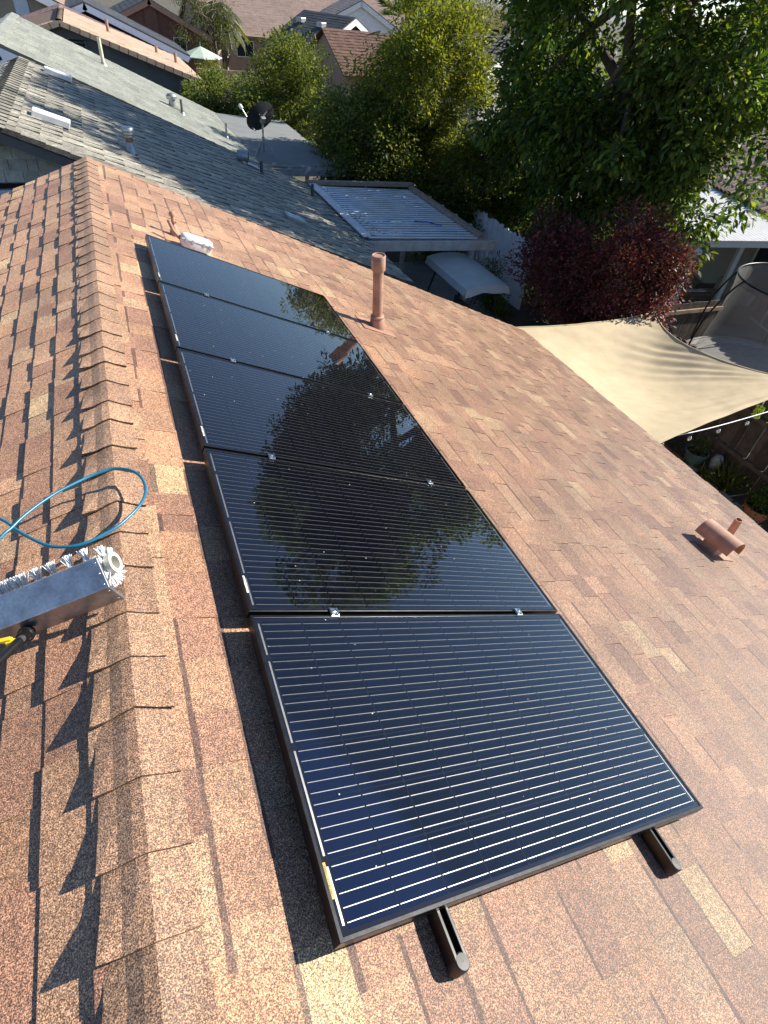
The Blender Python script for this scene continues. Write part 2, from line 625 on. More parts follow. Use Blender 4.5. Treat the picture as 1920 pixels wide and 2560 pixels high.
for q in range(4):
    n_ = (q + 1) % 4
    fs += [(q, n_, 4 + n_, 4 + q), (4 + q, 4 + n_, 12 + n_, 12 + q), (q, 8 + q, 8 + n_, n_), (8 + q, 12 + q, 12 + n_, 8 + n_)]
fm.add(vs_, fs)
ME_FRAME = fm.mesh('frame'); ME_FRAME.materials.append(M_FRAME)
gm = MB(); gm.box((PL / 2, PWID / 2, -.0035), (PL - 2 * fw, PWID - 2 * fw, .003))
gm.m = [1, 1, 1, 1, 1, 0]
m, nt, b = mk('glass_underside')
trb = node(nt, 'ShaderNodeBsdfTransparent')
nt.links.new(trb.outputs[0], nt.nodes['Material Output'].inputs['Surface'])
ME_GLASS = gm.mesh('glass'); ME_GLASS.materials.append(M_GLASS); ME_GLASS.materials.append(m)
bm_ = MB(); bm_.box((PL / 2, PWID / 2, -.0085), (PL - 2 * fw, PWID - 2 * fw, .004))
ME_BACK = bm_.mesh('backsheet'); ME_BACK.materials.append(M_BACK)
y0c = (PWID - 6 * CP) / 2; x0c = (PL - 10 * CP) / 2
M_STK_Y = simple('yellow_label', (.75, .45, .06), .5)
M_STK_W = simple('white_label', (.8, .8, .78), .5)
M_INK = simple('ink', (.03, .025, .02), .6)
ordw = ['nearest solar panel, yellow label in its lower left corner, rail ends below', 'second solar panel from the camera, holding the rounded end of the tree reflection',
        'middle solar panel of the five, tree reflection over its right half', 'fourth solar panel from the camera, mirroring the brown vent pipe',
        'farthest solar panel, beside the white junction box']
for k in range(5):
    org = Vector((0, k * PP + .001, 0))
    t = thing('solar_panel', ordw[k], 'solar panel', org, (0, PAN_T, 0), 'solar panels in the roof array')
    link('frame', ME_FRAME, None, t, bevel=.0012)
    link('glass', ME_GLASS, None, t)
    bk = link('backsheet', ME_BACK, None, t)
    for i in range(10):
        for j in range(6):
            o = link('cell', ME_CELL, None, bk)
            o.location = (x0c + (i + .5) * CP, y0c + (j + .5) * CP, -.0060)
    rb = MB()
    for (xx, groups) in ((x0c - .0085, ((0, 1), (1, 3), (3, 5), (5, 6))), (x0c + 10 * CP + .0085, ((0, 2), (2, 4), (4, 6)))):
        for a, b_ in groups:
            rb.box((xx, y0c + (a + b_) / 2 * CP, -.0056), (.006 if xx < 1 else .004, (b_ - a) * CP - .026, .0006))
    rb.build('bus_ribbon', M_BUS, bk)
    st = MB(); st.box((.0165, .135, -.0054), (.009, .085, .0004))
    s_o = st.build('label_sticker', M_STK_Y if k == 0 else M_STK_W, bk)
    ink = MB()
    for q in range(16):
        if 6 <= q <= 9 and k:
            continue
        ink.box((.0165, .100 + q * .0046, -.0051), (.0045, random.choice((.0011, .0019, .0026)), .0002))
    ink.build('barcode', M_INK, s_o if False else bk)
    jb = MB(); jb.box((.10, PWID / 2, -.021), (.11, .13, .02))
    jb.build('junction_box', M_BLACK, t)

for q, vv in enumerate((.335, 1.345)):
    lab = ('upper black mounting rail, its capped end jutting from the nearest panel', 'lower black mounting rail, its end jutting near the panel corner')[q]
    t = thing('mounting_rail', lab, 'rail', AX * vv, (0, PAN_T, 0), 'rails under the solar panels')
    y0_, y1_ = -.118, 5.10
    pr = [(-.021, -.092), (.021, -.092), (.021, -.041), (.009, -.041), (.009, -.066), (-.009, -.066), (-.009, -.041), (-.021, -.041)]
    mb = MB()
    n_ = len(pr)
    mb.add([(x, y0_, z) for x, z in pr] + [(x, y1_, z) for x, z in pr], [(i, (i + 1) % n_, n_ + (i + 1) % n_, n_ + i) for i in range(n_)])
    mb.build('rail_beam', M_BLACK, t, bevel=.0025)
    mb = MB()
    mb.lathe([(.001, .0005), (.019, .0), (.0225, -.004), (.0225, -.050), (.001, -.0515)], 16, o=(0, y0_ - .001, -.0405))
    mb.build('end_cap', simple('rail_end_cap', (.018, .018, .019), .5, .0), t, smooth='auto')
    for k in range(1, 5):
        yy = k * PP - .0085
        mb = MB()
        mb.box((0, yy, .0035), (.034, .040, .005)).box((0, yy, -.022), (.03, .011, .045))
        mb.box((-.013, yy, .008), (.006, .036, .006)).box((.013, yy, .008), (.006, .036, .006))
        mb.lathe([(.007, .006), (.007, .0125), (.004, .0135)], 6, o=(0, yy, 0), cap1=True)
        mb.build('clamp', M_STEEL, t, bevel=.001)
    for yy in (.45, 1.7, 2.95, 4.2):
        mb = MB(); mb.box((.028, yy, -.075), (.008, .04, .06)).box((.05, yy, -.1), (.05, .05, .008))
        mb.build('standoff_foot', M_BLACK, t)


# ------------------------------------------------------------------ things on our roof
def roofp(x, y, off=0.0):
    d = (x - XR) / math.cos(PITCH)
    return SR.p(d, y, off)


M_SHEET = simple('painted_flashing', (.33, .185, .125), .7, ns=9, amt=.3, fine=(160, .2))
# tall vent pipe
base = roofp(2.08, 4.93)
t = thing('vent_pipe', 'tall brown painted vent pipe with a wider cap collar beside the panels', 'vent pipe', base)
ln = Vector((-.075, -.03, 1.0)).normalized()
Rl = ln.to_track_quat('Z', 'Y').to_matrix()
mb = MB(); mb.lathe([(.052, -.05), (.052, .66)], 28, rot=Rl)
mb.build('pipe', M_BROWNP, t, smooth=True)
mb = MB(); mb.lathe([(.054, .585), (.064, .60), (.068, .605), (.068, .735), (.064, .742), (.058, .742), (.056, .735), (.056, .732), (.001, .731)], 28, rot=Rl)
mb.build('cap_collar', M_BROWNP, t, smooth='auto')
mb = MB(); mb.lathe([(.085, -.07), (.080, .05), (.066, .105), (.056, .112)], 28, rot=Rl)
mb.lathe([(.066, .112), (.071, .118), (.071, .134), (.064, .142), (.053, .145)], 28, rot=Rl)
mb.build('flashing_cone', M_BROWNP, t, smooth='auto')
mb = MB()
a = [roofp(2.0 + dx, 4.93 + dy, .012) - base for dx, dy in ((-.12, -.15), (.24, -.15), (.24, .15), (-.12, .15))]
mb.add(a + [v - SR.n * .008 for v in a], [(0, 1, 2, 3), (0, 4, 5, 1), (1, 5, 6, 2), (2, 6, 7, 3), (3, 7, 4, 0)])
mb.build('flashing_sheet', M_SHEET, t)

# half-round hood vent and the small open pipe beside it
base = roofp(4.12, 1.80)
t = thing('hood_vent', 'squat brown roof vent with a half-round hood on the lower roof', 'roof vent', base)
axd = Vector((.10, -1, .0)).normalized()
upv = (SR.n * .75 + Vector((0, 0, .25))).normalized()
sd = upv.cross(axd)
mb = MB()
prof = [(math.cos(R(-12 + k * 204 / 16)) * .112, math.sin(R(-12 + k * 204 / 16)) * .112) for k in range(17)]
vs_ = []
for (p1, p2) in prof:
    for r_ in (1.0, .965):
        for l in (-.17, .17):
            vs_.append(axd * l + sd * p1 * r_ + upv * (.118 + p2 * r_))
fs = []
for k in range(16):
    a, c = k * 4, k * 4 + 4
    fs += [(a, a + 1, c + 1, c), (a + 2, c + 2, c + 3, a + 3), (a, c, c + 2, a + 2), (a + 1, a + 3, c + 3, c + 1)]
fs += [(0, 2, 3, 1), (64, 65, 67, 66)]
mb.add(vs_, fs)
mb.build('hood', M_BROWNP, t, smooth='auto')
mb = MB()
fr_ = Matrix((axd, sd, upv)).transposed()
mb.box(upv * .055, (.15, .17, .16), fr_)
mb.build('throat', M_BROWNP, t, bevel=.012)
mb = MB()
a = [SR.ds * x + Vector((0, y, 0)) + SR.n * .012 for x, y in ((-.13, -.13), (.22, -.13), (.22, .15), (-.13, .15))]
mb.add(a + [v - SR.n * .006 for v in a], [(0, 1, 2, 3), (0, 4, 5, 1), (1, 5, 6, 2), (2, 6, 7, 3), (3, 7, 4, 0)])
mb.build('flashing_sheet', M_SHEET, t)

base = roofp(4.68, 2.0)
t = thing('small_pipe', 'short open-ended brown pipe sticking up beside the hood vent', 'vent pipe', base)
ln = Vector((.02, .02, 1)).normalized(); Rl = ln.to_track_quat('Z', 'Y').to_matrix()
mb = MB(); mb.lathe([(.034, -.06), (.034, .26), (.027, .26), (.027, .05), (.001, .05)], 20, rot=Rl)
mb.build('pipe', M_BROWNP, t, smooth='auto')
mb = MB(); mb.lathe([(.075, -.05), (.05, .045), (.035, .06)], 20, rot=Rl)
mb.build('flashing_cone', M_BROWNP, t, smooth=True)

# vent with banded boot at the far end of the array, and the white junction box in front
base = roofp(.27, 5.66)
t = thing('boot_vent', 'small brown vent with a tapered boot and banded top behind farthest panel', 'roof vent', base)
t.scale = (.66, .66, .66)
mb = MB(); mb.lathe([(.085, -.04), (.06, .06), (.04, .14), (.028, .155)], 20)
mb.build('boot', M_BROWNP, t, smooth=True)
mb = MB(); mb.tube([(0, 0, .12), (0, 0, .26)], .025, 16)
mb.lathe([(.026, .262), (.040, .268), (.042, .29), (.036, .315), (.03, .325), (.001, .327)], 14)
mb.build('pipe', M_BROWNP, t, smooth='auto')
mb = MB(); mb.lathe([(.028, .165), (.034, .168), (.034, .19), (.028, .193)], 18)
mb.box((.035, -.005, .18), (.018, .014, .016))
mb.build('band_clamp', simple('dull_band', (.33, .2, .16), .4, .6), t, smooth='auto')
base = roofp(.40, 5.40)
t = thing('roof_junction_box', 'white rounded electrical junction box at the top panel edge', 'junction box', base, (0, PITCH, R(8)))
mb = MB()
ringn = 18
pf = []
for z, sc_ in ((.02, .90), (.045, 1.0), (.10, 1.0), (.118, .93), (.126, .80)):
    pf.append((z, sc_))
vs_ = []
for z, sc_ in pf:
    for k in range(ringn):
        a = 2 * math.pi * k / ringn
        ca, sa = math.cos(a), math.sin(a)
        vs_.append((.145 * sc_ * math.copysign(abs(ca) ** .55, ca), .06 * sc_ * math.copysign(abs(sa) ** .55, sa), z))
fs = [(i * ringn + k, i * ringn + (k + 1) % ringn, (i + 1) * ringn + (k + 1) % ringn, (i + 1) * ringn + k) for i in range(len(pf) - 1) for k in range(ringn)]
fs.append(tuple((len(pf) - 1) * ringn + k for k in range(ringn)))
mb.add(vs_, fs)
mb.build('box_body', M_WHITED, t, smooth='auto')
mb = MB()
for x in (-.11, -.05, .05, .11):
    mb.box((x, -.058, .085), (.022, .012, .03)); mb.box((x, .058, .085), (.022, .012, .03))
mb.box((0, 0, .088), (.298, .126, .007))
mb.build('lid_rim', simple('grey_plastic', (.42, .43, .44), .5), t, bevel=.002)
mb = MB(); mb.tube([(-.13, .02, .06), (-.2, .06, .1), (-.24, .12, .16)], .016, 10)
mb.build('conduit', M_BROWNP, t, smooth=True)

# ------------------------------------------------------------------ cleaning brush, pole and hose
a_ = Vector((.90, -.16, .40)).normalized()
low = Vector((-.380, 1.108, .100))
dmid = Vector((-.031, -.007, .078)); dtop = Vector((-.022, .086, .054))
L = .74
t = thing('cleaning_brush', 'aluminium cased roller brush with white bristle tufts lying on the ridge', 'cleaning brush', low)
mb = MB()
prof = [Vector((0, 0, 0)), dmid, dmid + dtop]
inn = [p + Vector((.004, .012, -.006)) for p in prof]
vs_ = []
for l0, l1, l2 in ((0, -.002, .0),):
    for j, p in enumerate(prof):
        vs_ += [p, p - a_ * L]
    for j, p in enumerate(inn):
        vs_ += [p, p - a_ * L]
fs = [(0, 1, 3, 2), (2, 3, 5, 4), (6, 8, 9, 7), (8, 10, 11, 9), (0, 6, 7, 1), (4, 5, 11, 10), (0, 2, 8, 6), (2, 4, 10, 8), (1, 7, 9, 3), (3, 9, 11, 5)]
mb.add(vs_, fs)
casing = mb.build('casing', M_ALU, t, bevel=.0025)
nface = (dtop.cross(a_)).normalized()
if nface.z < 0:
    nface = -nface
nfront = (dmid.cross(a_)).normalized()
if nfront.y > 0:
    nfront = -nfront
for (p0, nn) in ((dmid + dtop * .14, nface), (dmid + dtop * .5, nface), (dmid + dtop * .86, nface), (dmid * .2, nfront), (dmid * .8, nfront)):
    mb = MB(); mb.lathe([(.004, 0), (.004, .0012), (.002, .0024), (.0001, .0026)], 10, rot=nn.to_track_quat('Z', 'Y').to_matrix(), o=p0 - a_ * .012)
    mb.build('rivet', M_STEEL, casing, smooth=True)
rc = Vector((-.4215, 1.218, .156)) - low          # roller end centre
M_TUBE = simple('ivory_tube', (.72, .70, .58), .45)
Ra = a_.to_track_quat('Z', 'Y').to_matrix()
mb = MB(); mb.lathe([(.023, -L - .03), (.023, .038), (.036, .038), (.036, .018), (.029, .016), (.029, -L - .03)], 32, rot=Ra, o=rc)
mb.build('roller_tube', M_TUBE, t, smooth='auto')
mb = MB(); mb.lathe([(.0001, .012), (.024, .012)], 24, rot=Ra, o=rc)
mb.build('tube_plug', simple('dull_plug', (.19, .19, .15), .6), t)
ua = Ra.col[0]; va = Ra.col[1]
M_BRIS = simple('white_bristle', (.85, .85, .84), .6, ns=40, amt=.15)
backd = Vector((0, .52, .85)); backd = (backd - a_ * backd.dot(a_)).normalized()


def tuft(l, dr, ln_, sp_, nb):
    tn = a_.cross(dr)
    mb = MB()
    for q in range(nb):
        ja, jb_ = random.gauss(0, .004), random.gauss(0, .004)
        sa, sb = random.gauss(0, sp_), random.gauss(0, sp_ * .9)
        p0 = rc + dr * .028 + a_ * (l + ja) + tn * jb_
        p1 = rc + dr * random.uniform(ln_ * .86, ln_) + a_ * (l + sa) + tn * sb
        mb.bar(p0, p1, .0019, .0019, up=a_)
    mb.build('bristle_tuft', M_BRIS, t)


for li in range(11):
    l = -.05 - li * .058
    if li < 4:
        tuft(l, (backd + Vector((random.gauss(0, .05), random.gauss(0, .05), 0))).normalized(), .082, .0085, 70)
    else:
        tuft(l, backd, .082, .010, 70); tuft(l - .028, backd, .080, .010, 60)
for an, n_b, sp_ in ((0, 60, .009), (52, 50, .008), (120, 40, .008), (165, 50, .010), (195, 60, .012), (222, 60, .012), (250, 60, .012), (278, 50, .010), (312, 40, .008)):
    d0 = backd; d1 = a_.cross(backd)
    dr = (d0 * math.cos(R(an)) + d1 * math.sin(R(an))).normalized()
    tuft(.008 if an < 150 or an > 300 else .0, dr, .070 if an < 150 or an > 300 else .078, sp_ * .85, n_b)
# telescopic pole with its socket and yellow valve
t = thing('brush_pole', 'black and silver pole screwed into the brush, yellow valve beside it', 'pole')
p0 = low - a_ * .335 + dmid * .35 + Vector((0, -.008, 0))
p1 = p0 + Vector((-.03, -.40, .30))
t.location = p1
dp = (p0 - p1)
mb = MB(); mb.tube([dp * .86, dp * .985], .019, 18)
mb.lathe([(.024, 0), (.026, .01), (.026, .022), (.02, .03)], 20, rot=(-dp).to_track_quat('Z', 'Y').to_matrix(), o=dp * .985)
mb.build('socket', M_BLACK, t, smooth='auto')
mb = MB(); mb.tube([dp * .78, dp * .87], .012, 16); mb.build('coupling', M_ALU, t, smooth='auto')
mb = MB()
for q in range(34):
    f0 = .78 - q * .022
    mb.lathe([(.0125, 0), (.014, .002), (.014, .008), (.0125, .010)], 14, rot=dp.to_track_quat('Z', 'Y').to_matrix(), o=dp * f0, mi=0)
mb.build('grip_ring', M_BLACK, t, smooth='auto')
mb = MB(); mb.tube([dp * .02, dp * .79], .0118, 14); mb.build('shaft', simple('chrome_hose', (.55, .55, .55), .22, 1.0), t, smooth='auto')
mb = MB(); c0 = dp * .815 + Vector((-.03, .0, .01))
mb.tube([c0 + Vector((.03, 0, -.008)), c0 + Vector((-.012, 0, .004))], .008, 12)
mb.box(c0 + Vector((-.004, -.004, .014)), (.034, .014, .010)); mb.box(c0 + Vector((.006, -.004, .002)), (.02, .022, .016))
mb.build('valve', simple('yellow_plastic', (.72, .50, .02), .4), t, bevel=.002)

hp = [(-1.1, 1.95, -.02), (-.92, 1.76, .10), (-.76, 1.59, .12), (-.71, 1.52, .12), (-.66, 1.46, .12), (-.61, 1.41, .12), (-.57, 1.39, .12), (-.52, 1.38, .12), (-.47, 1.39, .12), (-.43, 1.41, .12), (-.38, 1.44, .12), (-.34, 1.48, .12), (-.3, 1.53, .12), (-.275, 1.585, .12), (-.268, 1.64, .12), (-.277, 1.7, .12), (-.3, 1.745, .12), (-.335, 1.775, .12), (-.38, 1.79, .12), (-.42, 1.78, .12), (-.46, 1.765, .12), (-.52, 1.725, .125), (-.58, 1.68, .13), (-.64, 1.622, .133), (-.69, 1.565, .133), (-.72, 1.523, .131), (-.76, 1.475, .127), (-.90, 1.30, .08), (-1.05, 1.12, .02)]


def spline(pts, n=6):
    pts = [Vector(p) for p in pts]
    out = []
    for i in range(len(pts) - 1):
        p0_, p1_, p2_, p3_ = pts[max(i - 1, 0)], pts[i], pts[i + 1], pts[min(i + 2, len(pts) - 1)]
        for k in range(n):
            u = k / n
            out.append(.5 * ((2 * p1_) + (p2_ - p0_) * u + (2 * p0_ - 5 * p1_ + 4 * p2_ - p3_) * u * u + (3 * p1_ - p0_ - 3 * p2_ + p3_) * u ** 3))
    out.append(pts[-1])
    return out


mb = MB(); mb.tube(spline(hp, 4), .0058, 12)
o = mb.build('water_hose', simple('blue_hose', (.008, .14, .24), .33, ns=30, amt=.1), smooth=True)
tag(o, 'thin blue water hose looping in the air above the ridge', 'hose')


# ------------------------------------------------------------------ neighbouring houses
def slab(mb, a, th=.06):
    """closed slab under the quad a (counter-clockwise from above)"""
    up = (a[1] - a[0]).cross(a[2] - a[0]).normalized()
    if up.z < 0:
        a = list(reversed(a)); up = -up
    b_ = [v - up * th for v in a]
    mb.add(list(a) + b_, [(0, 1, 2, 3), (7, 6, 5, 4)] + [(i, i + 4, (i + 1) % 4 + 4, (i + 1) % 4) for i in range(4)])


def gable(name, label, xr, zr, hw, drop, y0, y1, roofmats, wallmat, trimmat, cols, expo=.2, tabw=(.3, .35), tt=(.006, .01), rake_h=.2, at=None, rz=0.0, sides=(1, -1), over=.35, gap=0.0):
    """gable house, ridge along local y at (xr, zr); returns root and its two roof slopes"""
    t = thing(name, label, 'house', at or (0, 0, GZ), (0, 0, rz))
    base = Vector((0, 0, GZ)) if at is None else Vector((0, 0, at[2]))
    pit = math.atan2(drop, hw)
    slen = math.hypot(drop, hw)
    sls = []
    for sd_ in sides:
        sl = Slope(xr, zr - base.z, pit, sd_)
        mb = MB()
        slab(mb, [sl.p(0, y0, -.01), sl.p(slen - .02, y0, -.01), sl.p(slen - .02, y1, -.01), sl.p(0, y1, -.01)], .05)
        dk = mb.build('roof_slope', roofmats[1], t)
        if cols:
            fmb = MB()
            for vs_, fs, c, k, ya, yb in courses(sl, expo, slen, y0, y1, tabw[0], tabw[1], tt[0], tt[1], cols, .004, gap):
                d = tuple(x * .45 for x in c)
                fmb.add(vs_, fs, 0, [c, d, d, d])
            stuff(fmb.build('shingle_field', roofmats[0], dk))
        sls.append((sl, dk))
        if trimmat:
            for yy in (y0 + .02, y1 - .02):
                mb = MB()
                h0 = .07 + rake_h / 2
                mb.bar(sl.p(.0, yy, -h0), sl.p(slen - .03, yy, -h0), .035, rake_h, up=sl.n)
                mb.build('rake_board', trimmat, t)
            mb = MB(); pq = sl.p(slen - .03, 0, -.06)
            mb.bar((pq.x, y0 + .06, pq.z - .09), (pq.x, y1 - .06, pq.z - .09), .03, .18)
            mb.build('fascia', trimmat, t)
    w_ = hw - .45
    zt = zr - base.z
    zl = zt - drop * w_ / hw - .09
    ya, yb = y0 + over, y1 - over
    mb = MB()
    mb.add([(xr - w_, ya, 0), (xr + w_, ya, 0), (xr + w_, ya, zl), (xr, ya, zt - .09), (xr - w_, ya, zl),
            (xr - w_, yb, 0), (xr + w_, yb, 0), (xr + w_, yb, zl), (xr, yb, zt - .09), (xr - w_, yb, zl)],
           [(0, 1, 2, 3, 4), (9, 8, 7, 6, 5), (1, 6, 7, 2), (5, 0, 4, 9)])
    mb.build('wall', wallmat, t)
    return t, sls, base


def pick_grey(hi):
    c = random.choices([(.36, .34, .275), (.42, .395, .32), (.32, .30, .245), (.28, .26, .215)], [4, 4, 3, 2])[0]
    k = random.uniform(.9, 1.1)
    return tuple(x * k for x in c)


def pick_green(hi):
    c = random.choices([(.31, .325, .275), (.34, .355, .30), (.29, .30, .26)], [4, 3, 2])[0]
    k = random.uniform(.93, 1.07)
    return tuple(x * k for x in c)


def win(par, base, c, w_, h_, ax, nrm, fr_mat, name='window'):
    """a framed window on a wall: frame ring, mullion, pane; c is world-less local centre"""
    c = Vector(c); ax = Vector(ax).normalized(); nrm = Vector(nrm).normalized()
    up = Vector((0, 0, 1))
    rt = Matrix((ax, nrm, up)).transposed()
    mb = MB()
    for sx in (-1, 1):
        mb.box(c + ax * sx * (w_ / 2) + nrm * .02, (.06, .06, h_ + .06), rt)
    for sz in (-1, 1):
        mb.box(c + up * sz * (h_ / 2) + nrm * .02, (w_ - .06, .06, .06), rt)
    mb.box(c + nrm * .015, (.04, .04, h_ - .06), rt)
    f_ = mb.build(name, fr_mat, par)
    mb = MB(); mb.box(c + nrm * .005, (w_ - .05, .02, h_ - .05), rt)
    mb.build('pane', M_PANE, f_)
    return f_


m, nt, b = mk('window_pane')
b.inputs['Base Color'].default_value = (.03, .035, .04, 1)
b.inputs['Roughness'].default_value = .06
b.inputs['Specular IOR Level'].default_value = .8
M_PANE = m
M_BLUETRIM = simple('pale_blue_trim', (.50, .57, .68), .55, ns=3, amt=.08)
M_GREYWALL = simple('grey_stucco', (.17, .165, .155), .9, ns=3, amt=.12, bs=60, bd=.004)
M_DKWALL = simple('dark_blue_siding', (.045, .055, .075), .8, ns=3, amt=.12)
M_GREYDECK = simple('grey_roof_felt', (.12, .12, .11), .9)
M_TAN = simple('tan_stucco', (.34, .235, .165), .9, ns=2, amt=.12)
M_PINK = simple('brick_red_stucco', (.22, .105, .075), .9, ns=2, amt=.15)
M_SIDE = simple('shingle_siding', (.46, .445, .37), .85, ns=8, amt=.25, attr=True, fine=(60, .15), bs=80, bd=.003)

# ---- house 1: grey shingles, shingle-clad gable facing us
h1, sl1, b1 = gable('grey_shingle_house', 'grey shingle house next door with shingle-clad gable and tree shadow across its roof', -1.55, -.12, 6.45, 2.48, 10.02, 17.12,
                    (M_GR, M_GREYDECK), M_GREYWALL, simple('dark_trim', (.10, .10, .10), .7), pick_grey, .28, (.12, .21), (.012, .026), .12, gap=.014)
hz = lambda z: z - GZ
# wide ridge cap and rake caps
for k in range(30):
    y1_ = 17.12 - k * .24
    mb = MB()
    vs_ = []
    for sl, s_ in ((sl1[1][0], .17), (sl1[1][0], 0), (sl1[0][0], .17)):
        vs_ += [sl.p(s_, y1_ - .29, .035), sl.p(s_, y1_, .016), sl.p(s_, y1_ - .29, .022), sl.p(s_, y1_, .003)]
    c = pick_grey(True); c = tuple(x * .8 for x in c); d = tuple(x * .4 for x in c)
    mb.add(vs_, [(0, 4, 5, 1), (4, 8, 9, 5), (0, 2, 6, 4), (4, 6, 10, 8), (0, 1, 3, 2), (8, 10, 11, 9)], 0, [c, c, d, d, d, d])
    mb.build('ridge_cap', M_GR, h1)
for sl, dk in sl1:
    k = 0; s_ = 0.05
    while s_ < 6.8:
        c = pick_grey(True); c = tuple(x * .78 for x in c); d = tuple(x * .4 for x in c)
        mb = MB()
        vs_ = [sl.p(s_ - .02, 9.98, .014), sl.p(s_ + .30, 9.98, .028), sl.p(s_ - .02, 10.24, .014), sl.p(s_ + .30, 10.24, .024),
               sl.p(s_ - .02, 9.975, -.05), sl.p(s_ + .30, 9.975, -.04)]
        fs = [(0, 1, 3, 2), (4, 5, 1, 0), (1, 5, 3)]
        if sl.side < 0:
            fs = [tuple(reversed(f)) for f in fs]
        mb.add(vs_, fs, 0, [c, d, d])
        mb.build('rake_cap', M_GR, h1)
        s_ += .295
# shingle siding on the near gable
wy = 10.02 + .35
z0s = -.90
for r_ in range(6):
    zb, zt_ = z0s + r_ * .15, z0s + (r_ + 1) * .15 + .02
    x = -3.6 + random.uniform(0, .2)
    while x < 1.4:
        w_ = random.choice((.14, .2, .24, .27, .3))
        xa, xb = x + .003, x + w_ - .003
        x += w_
        top = -.12 - (abs((xa + xb) / 2 + 1.55) + w_ / 2) * 2.48 / 6.45 - .12
        zt2 = min(zt_, top)
        if zt2 < zb + .03:
            continue
        mb = MB(); c = random.uniform(.8, 1.15); jb_ = random.uniform(-.006, .006)
        mb.add([(xa, wy - .028, hz(zb + jb_)), (xb, wy - .028, hz(zb + jb_)), (xb, wy - .006, hz(zt2)), (xa, wy - .006, hz(zt2)), (xa, wy, hz(zb + jb_)), (xb, wy, hz(zb + jb_))],
               [(0, 1, 2, 3), (4, 5, 1, 0), (1, 5, 2), (4, 0, 3)], 0, (c, c, c))
        mb.build('siding_shingle', M_SIDE, h1)
mb = MB(); mb.box((-1.9, wy - .06, hz(-1.10)), (4.6, .10, .24)); mb.build('trim_board', M_BLUETRIM, h1)
mb = MB(); mb.box((-1.9, wy - .03, hz(-.94)), (4.6, .05, .05)); mb.build('shade_strip', M_BLACK, h1)  # black strip stands in for the shade line under the siding overhang


def roof_on(sl, x, y, off=0.0):
    d = abs(x - sl.o.x) / abs(sl.ds.x)
    return sl.p(d, y, off)


def frame_of(sl):
    return Matrix((sl.ds, Vector((0, 1, 0)), sl.n)).transposed()


S1 = Slope(-1.55, -.12, math.atan2(2.48, 6.45), 1)
for (x, y), lab in zip(((-.88, 16.55), (-.92, 11.6)), ('flat white roof vent nearer the top of the grey roof', 'flat white roof vent lower on the grey roof by the gable edge')):
    t = thing('flat_roof_vent', lab, 'roof vent', S1.p((x + 1.55) / S1.ds.x, y), group='white vents on the grey roof')
    fr_ = frame_of(S1)
    mb = MB()
    vs_ = [fr_ @ Vector(p) for p in ((-.26, -.15, .10), (-.26, .15, .10), (.26, -.15, .13), (.26, .15, .13), (-.26, -.15, .01), (-.26, .15, .01), (.26, -.15, .04), (.26, .15, .04))]
    mb.add(vs_, [(0, 2, 3, 1), (2, 6, 7, 3), (0, 4, 6, 2), (1, 3, 7, 5), (0, 1, 5, 4)])
    mb.build('hood', M_WHITE, t, bevel=.012)
    mb = MB(); mb.box(fr_ @ Vector((0.02, 0, .012)), (.46, .42, .006), fr_); mb.build('flange', M_GREYDECK, t)
M_GALV = simple('galvanised', (.40, .42, .43), .42, .7, ns=14, amt=.25)
p = S1.p((.2 + 1.55) / S1.ds.x, 11.77)
t = thing('capped_flue', 'galvanised flue with ribbed cap and cone flashing on the grey roof', 'flue', p)
mb = MB(); mb.lathe([(.13, -.06), (.065, .15), (.06, .16)], 24); mb.build('cone', M_GALV, t, smooth=True)
mb = MB(); mb.lathe([(.058, .12), (.058, .25)], 24); mb.build('pipe', simple('rusty_flue', (.25, .16, .11), .6, .4), t, smooth=True)
mb = MB(); mb.lathe([(.07, .235), (.092, .24), (.092, .265), (.082, .27), (.098, .28), (.098, .31), (.086, .315), (.102, .325), (.102, .36), (.09, .375), (.001, .385)], 24)
mb.build('cap', M_GALV, t, smooth='auto')
p = S1.p((2.85 + 1.55) / S1.ds.x, 15.87)
t = thing('hooded_vent', 'round grey hooded vent with white flange low on the grey roof', 'roof vent', p)
mb = MB(); mb.lathe([(.11, -.04), (.10, .08)], 20); mb.build('throat', M_GALV, t, smooth=True)
mb = MB(); mb.lathe([(.001, -.14), (.12, -.13), (.13, -.1), (.13, .1), (.12, .13), (.001, .14)], 20, rot=Matrix.Rotation(R(90), 3, 'Y') @ Matrix.Rotation(R(20), 3, 'X'), o=(0, 0, .16))
mb.build('hood', M_GALV, t, smooth='auto')
mb = MB(); mb.box(frame_of(S1) @ Vector((.22, .05, .04)), (.34, .26, .012), frame_of(S1)); mb.build('flange', M_WHITE, t)
for (x, y, hh, lab) in ((3.21, 15.52, .26, 'short dark pipe beside the hooded vent on the grey roof'), (4.45, 15.35, .28, 'dark pipe at the corner of the white patio cover')):
    t = thing('roof_pipe', lab, 'vent pipe', S1.p((x + 1.55) / S1.ds.x, y))
    mb = MB(); mb.lathe([(.038, -.05), (.038, hh), (.03, hh), (.03, hh - .1), (.001, hh - .1)], 14); mb.build('pipe', simple('dark_pipe', (.08, .085, .09), .5), t, smooth='auto')
    mb = MB(); mb.lathe([(.09, -.05), (.05, .03), (.039, .035)], 14); mb.build('flashing', M_GREYDECK, t, smooth=True)
p = S1.p((2.97 + 1.55) / S1.ds.x, 11.54)
t = thing('skylight', 'small flat pale skylight low on the grey roof', 'skylight', p)
mb = MB(); mb.box(frame_of(S1) @ Vector((0, 0, .04)), (.42, .36, .06), frame_of(S1)); mb.build('curb', M_GALV, t, bevel=.006)
mb = MB(); mb.box(frame_of(S1) @ Vector((0, 0, .075)), (.36, .30, .01), frame_of(S1)); mb.build('pane', simple('milky_dome', (.5, .55, .6), .25), t)

